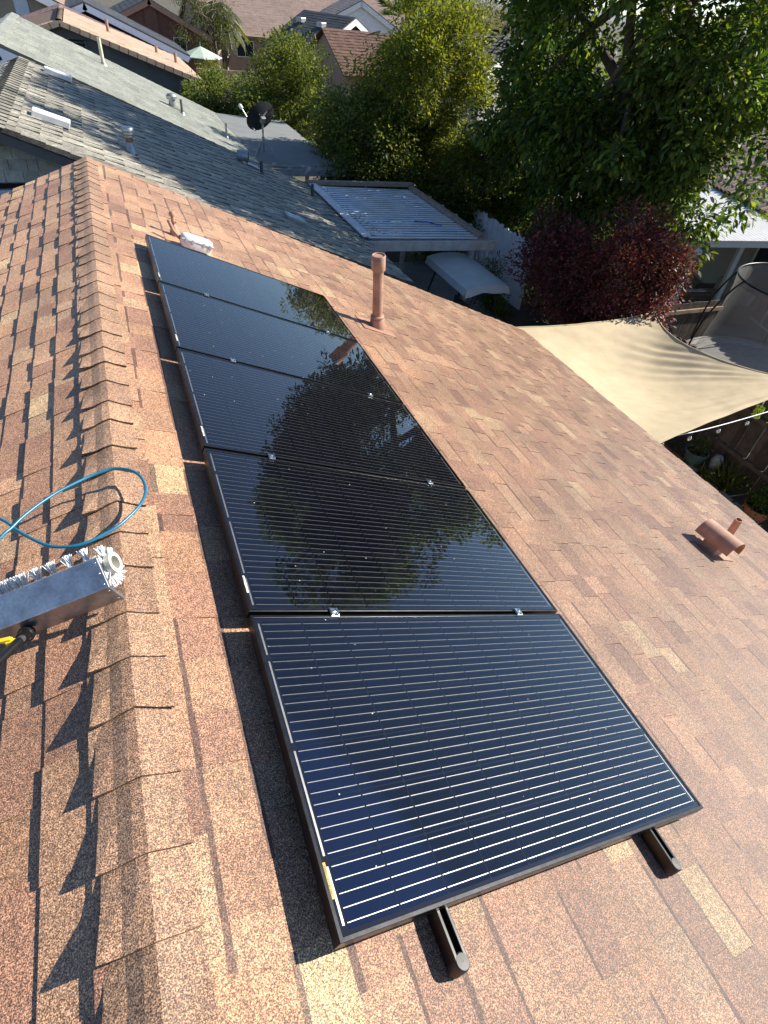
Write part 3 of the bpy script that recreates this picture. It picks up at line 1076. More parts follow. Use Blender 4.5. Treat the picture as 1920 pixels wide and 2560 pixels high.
# ---- house 2: green-grey shingles
h2, sl2, b2 = gable('green_grey_roof_house', 'house with pale green-grey shingle roof and white rake board behind the grey roof', -2.27, -.04, 6.36, 2.56, 19.35, 27.75,
                    (M_GR, M_GREYDECK), M_GREYWALL, M_BLUETRIM, pick_green, .30, (.6, 1.0), (.004, .008), .34)
S2 = Slope(-2.27, -.04, math.atan2(2.56, 6.36), 1)
mb = MB()
vs_ = []
for s_, sl in ((.2, sl2[1][0]), (0, sl2[1][0]), (.2, sl2[0][0])):
    vs_ += [sl.p(s_, 19.33, .03), sl.p(s_, 27.77, .03), sl.p(s_, 19.33, .0)]
mb.add(vs_, [(0, 3, 4, 1), (3, 6, 7, 4), (0, 2, 5, 3), (3, 5, 8, 6)], 0, (.33, .34, .30)); mb.build('ridge_strip', M_GR, h2)
win(h2, None, (-2.9, 19.35 + .34, hz(-1.15)), .7, .5, (1, 0, 0), (0, -1, 0), M_WHITE, 'gable_vent')
for (x, y, hh, r_, lab, mt) in ((.22, 25.6, .70, .055, 'tall cream vent pipe near the ridge of the green-grey roof', simple('cream_pipe', (.62, .60, .45), .5)),
                                (2.24, 22.44, .38, .04, 'short pale pipe beside the box vent on the green-grey roof', M_GREYDECK),
                                (3.45, 21.7, .40, .035, 'thin pale pipe low on the green-grey roof', M_GALV)):
    t = thing('roof_pipe', lab, 'vent pipe', S2.p((x + 2.27) / S2.ds.x, y))
    mb = MB(); mb.lathe([(r_, -.05), (r_, hh), (r_ * .8, hh), (r_ * .8, hh - .1), (.001, hh - .1)], 14); mb.build('pipe', mt, t, smooth='auto')
    mb = MB(); mb.lathe([(r_ * 2.4, -.06), (r_ * 1.5, .05), (r_ * 1.1, .06)], 14); mb.build('flashing', M_GALV, t, smooth=True)
t = thing('box_vent', 'small pale box vent casting a shadow on the green-grey roof', 'roof vent', S2.p((2.02 + 2.27) / S2.ds.x, 23.0))
mb = MB(); mb.lathe([(.10, 0), (.10, .2), (.16, .22), (.17, .30), (.12, .36), (.001, .38)], 16); mb.build('cap', M_GALV, t, smooth='auto')
mb = MB(); mb.box(frame_of(S2) @ Vector((0.1, 0, .01)), (.5, .4, .012), frame_of(S2)); mb.build('flange', M_GREYDECK, t)

# flat patio roof of house 2
t = thing('flat_patio_roof', 'low flat grey patio roof on posts carrying the satellite dish', 'patio roof', (5.3, 23, GZ))
mb = MB()
slab(mb, [Vector((4.02 - 5.3, 19.15 - 23, hz(-2.56))), Vector((6.62 - 5.3, 19.15 - 23, hz(-2.66))), Vector((6.62 - 5.3, 27.1 - 23, hz(-2.66))), Vector((4.02 - 5.3, 27.5 - 23, hz(-2.56)))], .05)
mb.build('roof_sheet', simple('grey_roll_roofing', (.20, .21, .205), .85, ns=1.5, amt=.15, fine=(60, .1)), t)
mb = MB(); mb.box((0.02, 19.10 - 23, hz(-2.73)), (2.66, .05, .2)); mb.build('fascia', simple('grey_fascia', (.33, .35, .38), .6), t)
for x, y in ((4.9, 19.3), (5.95, 19.3), (6.5, 23), (6.5, 26.5)):
    mb = MB(); mb.box((x - 5.3, y - 23, (hz(-2.72)) / 2), (.12, .12, hz(-2.72))); mb.build('post', M_GALV, t)
# satellite dish
base = Vector((4.35, 20.4, -2.57))
t = thing('satellite_dish', 'dark satellite dish on a tripod standing on the flat grey roof', 'satellite dish', base)
cdir = Vector((-.30, .78, .50)).normalized()          # dish opens away from us
Rd = cdir.to_track_quat('Z', 'Y').to_matrix()
cc_ = Vector((-.03, -.1, 1.0))
mb = MB(); pf = [(.001, 0)] + [(.46 * k / 8, .10 * (k / 8) ** 2) for k in range(1, 9)]
mb.lathe(pf, 32, rot=Rd, o=cc_); mb.lathe([(r_, z - .008) for r_, z in reversed(pf)], 32, rot=Rd, o=cc_); mb.lathe([(.46, .092), (.47, .096), (.46, .10)], 32, rot=Rd, o=cc_)
dish = mb.build('reflector', simple('dark_dish', (.03, .033, .038), .45), t, smooth='auto')
mb = MB(); mb.box(cc_ - cdir * .012 + Rd.col[0] * .0 + Rd @ Vector((.1, .12, .02)), (.06, .05, .004), Rd); mb.box(cc_ + Rd @ Vector((-.06, .15, -.0)), (.05, .2, .004), Rd @ Matrix.Rotation(R(35), 3, 'Z'))
mb.build('rear_mark', M_WHITED, dish)
mb = MB(); mb.tube([(0, 0, 0.1), (0, 0, .62), cc_ - cdir * .03], .028, 10); mb.build('mast', M_GALV, t, smooth='auto')
mb = MB(); mb.box(cc_ - cdir * .05, (.14, .16, .1), Rd); mb.build('bracket', M_GALV, t)
for ang in (100, 215, 335):
    mb = MB(); mb.tube([(0, 0, .55), (.42 * math.cos(R(ang)), .42 * math.sin(R(ang)), .0)], .016, 8); mb.build('leg', M_GALV, t)
mb = MB(); e_ = cc_ + cdir * .42 + Rd @ Vector((.0, .0, 0)) + Vector((-.42, 0, .02))
mb.tube([cc_ + Vector((-.2, .1, -.35)), e_], .016, 8); mb.build('feed_arm', M_GALV, t)
mb = MB(); mb.lathe([(.03, -.08), (.05, -.04), (.05, .05), (.02, .09), (.001, .09)], 14, rot=(-cdir).to_track_quat('Z', 'Y').to_matrix(), o=e_); mb.build('receiver', M_WHITED, t, smooth='auto')

# ---- house 3: tan tile roof with rake tiles
XR3, ZR3, HW3, DR3 = -1.05, -.50, 5.45, 1.70
h3, sl3, b3 = gable('tan_tile_house', 'house with sunlit tan tile roof and louvred grey gable', XR3, ZR3, HW3, DR3, 33.0, 42.0,
                    (M_GR, simple('tile_underlay', (.2, .12, .08), .9)), M_GREYWALL, None, None)
M_TILE = simple('tan_tile', (.44, .335, .235), .75, ns=4, amt=.2, attr=True, fine=(30, .1))


def tile_mesh(name, mat, w_=.30, l=.42, rise=.03, n=5, th=.018):
    mb = MB()
    vs_ = []
    for j, yv in enumerate((0, 1)):          # 0 top end, 1 butt
        for k in range(n + 1):
            u = k / n
            z = rise * math.sin(math.pi * u) + (.014 if j else 0)
            vs_.append((yv * l, (u - .5) * w_, z))
    for k in range(n + 1):
        u = k / n
        vs_.append((l, (u - .5) * w_, rise * math.sin(math.pi * u) + .014 - th))
    fs = [(k, n + 1 + k, n + 2 + k, k + 1) for k in range(n)] + [(n + 1 + k, 2 * n + 2 + k, 2 * n + 3 + k, n + 2 + k) for k in range(n)]
    mb.add(vs_, fs, 0, [(1, 1, 1)] * n + [(.5, .5, .5)] * n)
    me = mb.mesh(name); me.materials.append(mat)
    return me


def tinted(base_me, k, mat_i=0):
    me = base_me.copy()
    at = me.attributes['Col']
    n = len(me.polygons)
    buf = np.zeros(n * 4, dtype=np.float32)
    at.data.foreach_get('color', buf)
    buf = buf.reshape(-1, 4)
    buf[:, :3] *= np.array(k)
    at.data.foreach_set('color', buf.ravel())
    return me


ME_T3 = [tinted(tile_mesh('roof_tile', M_TILE, .32, .40, .02), (k, k * kk, k * kk)) for k, kk in ((.9, 1), (1.0, .98), (1.08, 1.0), (.98, .94), (.85, .96))]
s3, d3 = sl3[0]
fr3 = frame_of(s3).to_4x4()
slen3 = math.hypot(HW3, DR3)
cand = []
y = 33.12
while y < 41.9:
    k = 0
    while k * .36 < slen3 - .2:
        cand.append((k * .36, y)); k += 1
    y += .32
for s_, y in cand[:290]:
    o = link('roof_tile', random.choice(ME_T3), None, d3)
    o.matrix_local = Matrix.Translation(s3.p(s_, y, .012)) @ fr3
mbr = MB()
for s_, y in cand[290:]:
    mbr.add([s3.p(s_, y - .16, .01), s3.p(s_ + .4, y - .16, .03), s3.p(s_ + .4, y + .16, .03), s3.p(s_, y + .16, .01)], [(0, 1, 2, 3)])
if cand[290:]:
    stuff(mbr.build('tile_field', M_TILE, d3))
s3l, d3l = sl3[1]
fr3l = frame_of(s3l).to_4x4()
for k in range(7):
    for j in range(4):
        o = link('roof_tile', random.choice(ME_T3), None, d3l)
        o.matrix_local = Matrix.Translation(s3l.p(k * .36, 33.14 + j * .33, .012)) @ fr3l
# rake tiles along the near edge
for sl, dk in sl3:
    s_ = 0.0
    while s_ < slen3:
        mb = MB()
        vs_ = [sl.p(s_, 32.93, .045), sl.p(s_ + .40, 32.93, .065), sl.p(s_ + .40, 33.15, .065), sl.p(s_, 33.15, .045), sl.p(s_, 32.93, -.13), sl.p(s_ + .40, 32.93, -.13), sl.p(s_ + .40, 33.15, .01)]
        fs = [(0, 1, 2, 3), (4, 5, 1, 0), (5, 6, 2, 1)]
        if sl.side < 0:
            fs = [tuple(reversed(f)) for f in fs]
        c = random.uniform(.85, 1.1)
        mb.add(vs_, fs, 0, [(c, c, c), (c * .9, c * .9, c * .9), (.5, .5, .5)])
        mb.build('rake_tile', M_TILE, dk)
        s_ += .37
for k in range(22):
    mb = MB()
    vs_ = []
    for j in range(7):
        a = R(180 - j * 30)
        for yy, rr in ((33.0 + k * .4 - .02, .15), (33.0 + k * .4 + .42, .13)):
            vs_.append((XR3 + rr * math.cos(a), yy, hz(ZR3) - .02 + rr * .9 * math.sin(a)))
    c = random.uniform(.9, 1.15)
    mb.add(vs_, [(2 * j, 2 * j + 2, 2 * j + 3, 2 * j + 1) for j in range(6)], 0, (c, c * .97, c * .95))
    mb.build('ridge_tile', M_TILE, h3)
for x0 in (-1.45, -.55):
    mb = MB()
    for sx in (-.33, .33):
        mb.box((x0 + sx, 33.32, hz(-1.55)), (.06, .06, 1.0))
    lv = mb.build('louvre_frame', M_GREYWALL, h3)
    for k in range(7):
        mb = MB(); mb.box((x0, 33.31, hz(-1.98 + k * .14)), (.60, .07, .018), Matrix.Rotation(R(35), 3, 'X')); mb.build('slat', M_GALV, lv)
    mb = MB(); mb.box((x0, 33.346, hz(-1.55)), (.60, .01, .98)); mb.build('louvre_back', M_BLACK, lv)
M_DULLRED = simple('dull_red_paint', (.34, .20, .15), .7)
S3 = Slope(XR3, ZR3, math.atan2(DR3, HW3), 1)
for (x, y, hh, lab) in ((.9, 38.3, .5, 'short reddish vent pipe on the tan tile roof'), (3.0, 38.0, .3, 'stubby reddish vent low on the tan tile roof'), (3.75, 36.8, .45, 'thin dark pipe near the tan tile eave')):
    t = thing('roof_pipe', lab, 'vent pipe', S3.p((x - XR3) / S3.ds.x, y))
    mb = MB(); mb.lathe([(.07, -.05), (.07, hh), (.05, hh), (.05, hh - .1), (.001, hh - .1)], 12); mb.build('pipe', M_DULLRED, t, smooth='auto')
    mb = MB(); mb.lathe([(.15, -.06), (.09, .06), (.07, .07)], 12); mb.build('flashing', M_TERRA, t, smooth=True)

# ---- more houses beyond
def pick_purple(hi):
    k = random.uniform(.88, 1.12); return (.235 * k, .15 * k, .135 * k)


def pick_dark(hi):
    k = random.uniform(.85, 1.15); return (.075 * k, .08 * k, .088 * k)


def pick_tan(hi):
    k = random.uniform(.93, 1.07); return (.40 * k, .285 * k, .225 * k)


def pick_red(hi):
    k = random.uniform(.85, 1.15); return (.26 * k, .145 * k, .10 * k)


def pick_stone(hi):
    k = random.uniform(.88, 1.1); return (.30 * k, .255 * k, .23 * k)


gable('mauve_roof_house', 'house with mauve-brown shingle roof right behind the tan tiles', -1.2, -.55, 5.7, 1.95, 42.4, 46.3, (M_GR, M_GREYDECK), M_DKWALL, None, pick_purple, .34, (.7, 1.2), (.006, .012))
gable('dark_gable_house', 'house with dark navy gable and pale blue rake boards', .1, -.38, 5.6, 2.12, 46.5, 55.0, (M_GR, M_GREYDECK), M_DKWALL, M_BLUETRIM, pick_dark, .4, (.8, 1.4), (.006, .012), .32)
t5, _, _ = gable('brick_red_house', 'house with brick red gable and weathered grey roof beside the palms', 4.6, -.35, 5.2, 2.3, 58.0, 66.0, (M_GR, M_GREYDECK), M_PINK, simple('brown_trim', (.2, .13, .1), .7), pick_dark, .4, (.8, 1.4), (.006, .012), .3)
mb = MB(); mb.box((4.6, 58.3, hz(-2.2)), (.9, .1, 3.4)); mb.build('panel_board', M_PINK, t5)
win(t5, None, (6.5, 58.33, hz(-2.9)), .9, .8, (1, 0, 0), (0, -1, 0), M_WHITE)
# cream gable at the left edge
t6, _, _ = gable('cream_gable_house', 'house with cream boarded gable and white trim at the left edge', -3.6, .25, 5.0, 2.0, 50.0, 58.0, (M_GR, M_GREYDECK), simple('cream_board', (.45, .33, .22), .85), M_WHITE, pick_tan, .4, (.8, 1.4), (.006, .012), .4)
mb = MB(); mb.box((-3.4, 50.3, hz(-.9)), (.75, .08, 1.6)); mb.build('panel_board', M_WHITE, t6)
# tan roofs with an eave facing us (ridge along x)
t7, _, _ = gable('tan_roof_house', 'large house with pinkish tan roof behind the palm trees', 0, .75, 7.6, 3.15, -3.3, 6.2, (M_GR, M_GREYDECK), M_TAN, M_TAN, pick_tan, .42, (.8, 1.4), (.004, .008), .2, at=(12.6, 72.3, GZ), rz=R(-88), sides=(1, -1))
win(t7, None, (7.17, 0, 1.6), 1.5, 1.1, (0, 1, 0), (1, 0, 0), M_WHITE)
t8, _, _ = gable('long_tan_roof_house', 'long tan shingle roof farther back to the right of the chimney', 0, 1.0, 8.0, 3.2, -8, 9, (M_GR, M_GREYDECK), M_TAN, M_TAN, pick_tan, .42, (.8, 1.4), (.004, .008), .2, at=(27.5, 88, GZ), rz=R(-80))
t = thing('chimney', 'white and grey chimney between the two tan roofs', 'chimney', (19.6, 76, GZ))
mb = MB(); mb.box((0, 0, 2.1), (1.5, 1.2, 4.2)); mb.build('stack', M_GALV, t)
mb = MB(); mb.add([(-.75, -.6, 4.2), (.75, -.6, 4.2), (.75, .6, 4.2), (-.75, .6, 4.2), (-.35, -.35, 4.9), (.35, -.35, 4.9), (.35, .35, 4.9), (-.35, .35, 4.9)], [(0, 1, 5, 4), (1, 2, 6, 5), (2, 3, 7, 6), (3, 0, 4, 7), (4, 5, 6, 7)]); mb.build('shoulder', M_WHITE, t)
mb = MB(); mb.box((0, 0, 5.2), (.7, .7, .7)); mb.build('flue', M_WHITE, t)
# dark roofed house turned towards us
t9, _, _ = gable('dark_roof_house', 'house with dark slate roof, white rakes and dormer vents beyond the citrus', 0, -.05, 4.2, 2.0, 0, 5.4, (M_GR, M_GREYDECK), M_DKWALL, M_WHITE, pick_dark, .3, (.8, 1.4), (.008, .014), .34, at=(18.2, 51.0, GZ), rz=R(28))
sl9 = Slope(0, -.05 - GZ, math.atan2(2.0, 4.2), -1)
for s_, y in ((1.5, 4.2), (1.7, 1.9)):
    mb = MB(); q = sl9.p(s_, y); mb.box(q + Vector((-.1, 0, .1)), (.5, .55, .3)); mb.build('dormer_vent', M_GALV, t9, bevel=.03)
gable('red_tile_roof_house', 'house with red-brown tiled roof half hidden behind the citrus trees', 0, -.55, 4.4, 2.0, -1.5, 4.0, (M_GR, simple('red_under', (.12, .06, .04), .9)), M_TAN, None, pick_red, .32, (.3, .4), (.02, .035), at=(15.6, 46.2, GZ), rz=R(-88))
gable('pale_gable_house', 'distant grey house with white trimmed gable near the horizon', 0, .6, 4.5, 2.2, 0, 9, (M_GR, M_GREYDECK), M_WHITE, M_WHITE, pick_stone, .4, (.8, 1.4), (.006, .01), .4, at=(27.0, 74.0, GZ), rz=R(-8))
t10, _, _ = gable('stone_tile_roof_house', 'house with grey-brown tiled roof and white rake between the trees', 0, .38, 3.1, 1.25, 0, 4.6, (M_GR, M_GREYDECK), simple('pale_wall', (.3, .28, .26), .9), M_WHITE, pick_stone, .34, (.3, .42), (.025, .04), .36, at=(20.5, 32.0, GZ), rz=R(28))

# white gate, green parasol and block wall beside the palms
t = thing('white_gate', 'white double gate beside the palm trunks', 'gate', (8.6, 62.5, GZ))
for k in range(2):
    mb = MB(); mb.box((k * 1.75 - .9, 0, 1.1), (1.65, .06, 2.1)); g_ = mb.build('leaf_panel', M_WHITE, t, bevel=.01)
    mb = MB(); mb.box((k * .3 - .15, -.06, 1.1), (.05, .06, .3)); mb.build('handle', M_BLACK, g_)
for x in (-1.85, 1.8):
    mb = MB(); mb.box((x, 0, 1.15), (.12, .12, 2.3)); mb.build('post', M_BLACK, t)
t = thing('parasol', 'pale mint parasol open in a far backyard', 'parasol', (6.9, 50.5, GZ))
mb = MB(); mb.lathe([(.001, 2.7), (.75, 2.42), (1.4, 2.16), (1.42, 2.12)], 8); mb.build('canopy', simple('mint_fabric', (.42, .52, .42), .8), t)
mb = MB(); mb.tube([(0, 0, 0), (0, 0, 2.9)], .025, 8); mb.build('pole', M_GALV, t)
t = thing('block_wall', 'tan concrete block wall in a far backyard', 'wall', (6.3, 47.5, GZ))
M_BLOCK = simple('tan_block', (.30, .23, .16), .9, ns=6, amt=.2, attr=True)
for r_ in range(9):
    for k in range(10):
        c = random.uniform(.85, 1.1)
        mb = MB(); mb.box((k * .41 + (.2 if r_ % 2 else 0), 0, .1 + r_ * .2), (.40, .2, .19), col=(c, c, c)); mb.build('block', M_BLOCK, t)

# ------------------------------------------------------------------ patio cover of the grey house
t = thing('patio_cover', 'white corrugated patio cover in dappled shade beside the grey roof', 'patio cover', (6.4, 14.6, GZ))
O6 = Vector((6.4, 14.6, GZ))
M_CORR = simple('white_metal_roof', (.80, .82, .84), .45, .1, ns=3, amt=.2, fine=(40, .06))
for k in range(24):
    ya = 12.42 + k * .1815
    mb = MB()
    x0_, x1_ = 4.9, 7.78
    pf = [(0, .018), (.008, .024), (.02, .028), (.100, .028), (.112, .024), (.120, .018)]
    vs_ = [Vector((x, ya + y, -2.54 - (x - 4.9) * .035 + z)) - O6 for y, z in pf for x in (x0_, x1_)]
    mb.add(vs_, [(2 * i, 2 * i + 1, 2 * i + 3, 2 * i + 2) for i in range(5)])
    mb.build('roof_pan', M_CORR, t)
M_BEAMW = simple('aged_white_beam', (.50, .49, .46), .7, ns=5, amt=.25)
mb = MB(); mb.bar(Vector((4.72, 12.33, -2.66)) - O6, Vector((8.2, 12.27, -2.74)) - O6, .07, .22)
mb.box(Vector((8.18, 12.27, -2.63)) - O6, (.24, .10, .05)); mb.build('front_beam', M_BEAMW, t, bevel=.01)
mb = MB(); mb.bar(Vector((7.82, 12.36, -2.55)) - O6, Vector((7.82, 16.7, -2.55)) - O6, .14, .09); mb.build('edge_timber', M_WOOD, t, bevel=.008)
mb = MB(); mb.bar(Vector((4.75, 16.85, -2.46)) - O6, Vector((7.9, 16.75, -2.5)) - O6, .16, .10); mb.build('edge_timber', M_WOOD, t, bevel=.008)
mb = MB(); mb.bar(Vector((4.86, 12.4, -2.475)) - O6, Vector((4.86, 16.8, -2.475)) - O6, .2, .03); mb.build('flashing', M_WHITE, t)
for k in range(5):
    y = 13.0 + k * .85
    mb = MB(); mb.bar(Vector((5.0, y, -2.72)) - O6, Vector((8.38, y - .02, -2.80)) - O6, .06, .16); mb.build('rafter', M_BEAMW, t)
for x, y in ((7.7, 12.5), (5.3, 12.5), (7.7, 16.5)):
    mb = MB(); mb.box(Vector((x, y, (GZ - 2.78) / 2)) - O6, (.11, .11, 2.2)); mb.build('post', M_BEAMW, t)
mb = MB(); mb.tube([Vector(p) - O6 for p in spline([(6.55, 13.55, -2.525), (6.7, 13.45, -2.52), (6.85, 13.42, -2.52), (7.0, 13.28, -2.53), (7.15, 13.2, -2.53)], 4)], .016, 8)
o = mb.build('blue_rope', simple('blue_rope_fibre', (.02, .10, .35), .6)); o.location = O6
tag(o, 'short blue rope lying on the white patio cover', 'rope')
mb = MB()
for q in range(150):
    x = 4.95 + abs(random.gauss(0, .25)); y = 12.56 + .1815 * int(random.choice((random.uniform(0, 9), random.uniform(0, 22)))) + random.uniform(-.03, .06)
    a = random.uniform(0, 6.28); s_ = random.uniform(.012, .032)
    c = Vector((x, y, -2.495 - (x - 4.9) * .035))
    e1_, e2_ = Vector((math.cos(a), math.sin(a), .2)) * s_, Vector((-math.sin(a), math.cos(a), .1)) * s_ * .5
    mb.add([c - e1_, c - e2_, c + e1_, c + e2_], [(0, 1, 2, 3)], 0, (.06, .035, .03))
o = stuff(mb.build('leaf_litter', M_LEAFR)); tag(o, 'dry dark leaves gathered along the patio cover flashing', 'leaves')

# white picket fence along the rear line
def picket(w_, h_, th, ear=.03):
    mb = MB()
    f_ = [(-w_ / 2, 0), (w_ / 2, 0), (w_ / 2, h_ - ear), (w_ / 2 - ear, h_), (-w_ / 2 + ear, h_), (-w_ / 2, h_ - ear)]
    vs_ = [(-th / 2, y, z) for y, z in f_] + [(th / 2, y, z) for y, z in f_]
    mb.add(vs_, [tuple(reversed(range(6))), tuple(range(6, 12))] + [(i, (i + 1) % 6, 6 + (i + 1) % 6, 6 + i) for i in range(6)])
    return mb


t = thing('white_fence', 'white picket fence in shade behind the patio cover', 'fence', (10.2, 13.4, GZ))
M_FW = simple('white_fence_paint', (.80, .82, .85), .6, ns=3, amt=.15)
mes = []
for hgt in (1.80, 1.83, 1.86):
    me = picket(.137, hgt, .02).mesh('picket'); me.materials.append(M_FW); mes.append(me)
for k in range(36):
    o = link('picket', random.choice(mes), None, t); o.location = (0, k * .142, random.uniform(-.01, .02)); o.rotation_euler = (random.gauss(0, .006), 0, 0)
for z in (.4, 1.45):
    mb = MB(); mb.box((.035, 2.5, z), (.04, 5.1, .09)); mb.build('rail', M_FW, t)

t = thing('brown_fence', 'dark weathered picket fence with rounded tops right of the shade sail', 'fence', (10.2, 2.4, GZ))


def rpicket(w_, h_, th):
    mb = MB()
    f_ = [(-w_ / 2, 0), (w_ / 2, 0), (w_ / 2, h_ - .06)] + [(w_ / 2 * math.cos(R(a)), h_ - .06 + .06 * math.sin(R(a))) for a in (30, 60, 90, 120, 150)] + [(-w_ / 2, h_ - .06)]
    n = len(f_)
    mb.add([(-th / 2, y, z) for y, z in f_] + [(th / 2, y, z) for y, z in f_], [tuple(reversed(range(n))), tuple(range(n, 2 * n))] + [(i, (i + 1) % n, n + (i + 1) % n, n + i) for i in range(n)])
    return mb


for k in range(46):
    mb = rpicket(.1385, 1.74 + random.uniform(-.02, .04) + (.06 if k > 30 else 0), .022)
    c = random.uniform(.7, 1.5); mb.c = [(c, c * random.uniform(.9, 1.05), c * .95)] * len(mb.c)
    o = mb.build('picket', M_DARKWOOD, t); o.location = (0, k * .141, 0); o.rotation_euler = (random.gauss(0, .008), random.gauss(0, .01), 0)
for z in (.52, 1.35):
    mb = MB(); mb.box((-.045, 3.1, z), (.06, 6.4, .09), col=(1.3, 1.3, 1.3)); mb.build('rail', M_DARKWOOD, t)
for y in (.2, 2.6, 5.0):
    mb = MB(); mb.box((.07, y, .9), (.09, .09, 1.8)); mb.build('post', M_DARKWOOD, t)
t = thing('side_fence', 'dark wooden fence with a pale top rail between trampoline and patio', 'fence', (10.4, 9.5, GZ))
for k in range(22):
    mb = MB(); c = random.uniform(.55, 1.0)
    mb.box((k * .137, 0, .84), (.13, .022, 1.68 + random.uniform(-.02, .02)), col=(c, c, c)); mb.build('picket', M_DARKWOOD, t)
for z in (.55, 1.48):
    mb = MB(); mb.box((1.5, -.035, z), (3.1, .05, .09), col=(2.6, 2.4, 2.1)); mb.build('rail', M_DARKWOOD, t)

# ------------------------------------------------------------------ shade sail
NW, NE, SE, SW = Vector((5.78, 7.85, -2.62)), Vector((9.33, 7.86, -2.62)), Vector((10.0, 4.78, -2.58)), Vector((5.95, 4.12, -2.62))
mb = MB(); n = 70
vs_ = []
for i in range(n + 1):
    for j in range(n + 1):
        u, v_ = i / n, j / n                       # u west>east, v north>south
        p = (NW * (1 - u) + NE * u) * (1 - v_) + (SW * (1 - u) + SE * u) * v_
        p = p.copy()
        p.x -= .78 * math.sin(math.pi * v_) ** .9 * u ** 2.2
        p.x += .12 * math.sin(math.pi * v_) * (1 - u) ** 2
        p.y -= .16 * math.sin(math.pi * u) * (1 - v_) ** 2
        p.y += .06 * math.sin(math.pi * u) * v_ ** 2
        p.z -= .30 * math.sin(math.pi * u) * math.sin(math.pi * v_)
        d = p - SE
        ang = math.atan2(d.y, -d.x); dist = math.hypot(d.x, d.y)
        amp = .020 * math.exp(-((dist - 1.5) / 1.4) ** 2) * min(1, (1 - u) * 9)
        p.z += amp * (math.sin(ang * 60 + 2 * noise.noise(Vector((ang * 3, dist * .6, 0)))) * .6 + noise.noise(Vector((ang * 16, dist * .5, 2))) * 1.3)
        p.z += .012 * noise.noise(Vector((p.x * 2, p.y * 2, 0))) + .004 * noise.noise(Vector((p.x * 3, p.y * 11, 5))) * min(1, (1 - u) * 9)
        vs_.append(p)
fs = [(i * (n + 1) + j, i * (n + 1) + j + 1, (i + 1) * (n + 1) + j + 1, (i + 1) * (n + 1) + j) for i in range(n) for j in range(n)]
mb.add(vs_, fs)
m, nt, b = mk('sail_canvas')
c = mixcol(nt, 'MULTIPLY', 1.0, (.58, .475, .305), ramp(nt, noisetex(nt, 4, 5), [(.3, .88), (.7, 1.06)]))
nt.links.new(c, b.inputs['Base Color']); b.inputs['Roughness'].default_value = .9
bump(nt, b, noisetex(nt, 220, 2), .4, .002)
tl = node(nt, 'ShaderNodeBsdfTranslucent'); tl.inputs['Color'].default_value = (.5, .38, .22, 1)
mx = node(nt, 'ShaderNodeMixShader'); mx.inputs[0].default_value = .15
nt.links.new(b.outputs[0], mx.inputs[1]); nt.links.new(tl.outputs[0], mx.inputs[2]); nt.links.new(mx.outputs[0], nt.nodes['Material Output'].inputs['Surface'])
t = thing('shade_sail', 'cream shade sail stretched from the eave to the fence', 'shade sail', (7.8, 6, -2.6))
o = mb.build('canvas', m, t, smooth=True); o.location = -Vector(t.location)
md = o.modifiers.new('thick', 'SOLIDIFY'); md.thickness = .004
hem = [vs_[i * (n + 1)] for i in range(n + 1)] + [vs_[n * (n + 1) + j] for j in range(1, n + 1)] + [vs_[i * (n + 1) + n] for i in range(n - 1, -1, -1)] + [vs_[j] for j in range(n - 1, 0, -1)]
mb = MB(); mb.tube(hem, .012, 6, closed=True); o = mb.build('hem', m, t, smooth=True); o.location = -Vector(t.location)
for a, b_ in ((NE, (10.15, 8.3, -2.5)), (SE, (10.6, 4.5, -2.5)), (NW, (5.4, 8.0, -2.6)), (SW, (5.6, 3.9, -2.62))):
    mb = MB(); mb.tube([a, Vector(b_)], .006, 6); o = mb.build('corner_cord', M_WHITE, t); o.location = -Vector(t.location)
for (x, y) in ((10.15, 8.3), (10.6, 4.5)):
    mb = MB(); mb.tube([(x, y, GZ), (x, y, -2.45)], .04, 10); o = mb.build('corner_post', M_GALV, t); o.location = -Vector(t.location)

# string lights
t = thing('string_lights', 'string of clear bulbs on a white cable below the shade sail', 'string lights', (7.5, 4.35, -2.7))
O7 = Vector(t.location)
ck = [Vector((5.75, 4.30, -2.66)), Vector((6.27, 4.33, -2.70)), Vector((7.26, 4.37, -2.73)), Vector((8.66, 4.46, -2.70)), Vector((10.2, 4.55, -2.6))]
mb = MB(); mb.tube([p - O7 for p in spline(ck, 5)], .008, 8); mb.build('cable', M_WHITED, t, smooth=True)
m, nt, b = mk('bulb_glass')
b.inputs['Base Color'].default_value = (.8, .8, .78, 1); b.inputs['Roughness'].default_value = .08; b.inputs['Transmission Weight'].default_value = .7
M_BULB = m
for x, y, z in ((6.43, 4.33, -2.705), (7.0, 4.36, -2.725), (7.63, 4.40, -2.73), (8.26, 4.43, -2.715), (8.9, 4.47, -2.7)):
    mb = MB(); mb.lathe([(.012, -.01), (.014, -.07), (.013, -.075)], 10, o=Vector((x, y, z)) - O7, cap1=True); sk_ = mb.build('socket', M_BLACK, t, smooth='auto')
    mb = MB(); mb.lathe([(.013, -.073), (.026, -.10), (.03, -.125), (.022, -.15), (.001, -.158)], 14, o=Vector((x, y, z)) - O7); mb.build('bulb', M_BULB, sk_, smooth=True)
t = thing('green_lantern', 'lime green perforated metal can hanging below the sail', 'lantern', (8.52, 4.52, -2.72))
M_LIME = simple('lime_paint', (.42, .56, .05), .45)
mb = MB()
for k in range(20):
    for r_ in range(6):
        if (k + r_) % 2 == 0 and 0 < r_ < 5:
            continue
        a0, a1 = 2 * math.pi * k / 20, 2 * math.pi * (k + 1) / 20
        z0_, z1_ = -.09 + r_ * .03, -.06 + r_ * .03
        mb.add([(.065 * math.cos(a0), .065 * math.sin(a0), z0_), (.065 * math.cos(a1), .065 * math.sin(a1), z0_), (.065 * math.cos(a1), .065 * math.sin(a1), z1_), (.065 * math.cos(a0), .065 * math.sin(a0), z1_)], [(0, 1, 2, 3)])
mb.build('shade', M_LIME, t)
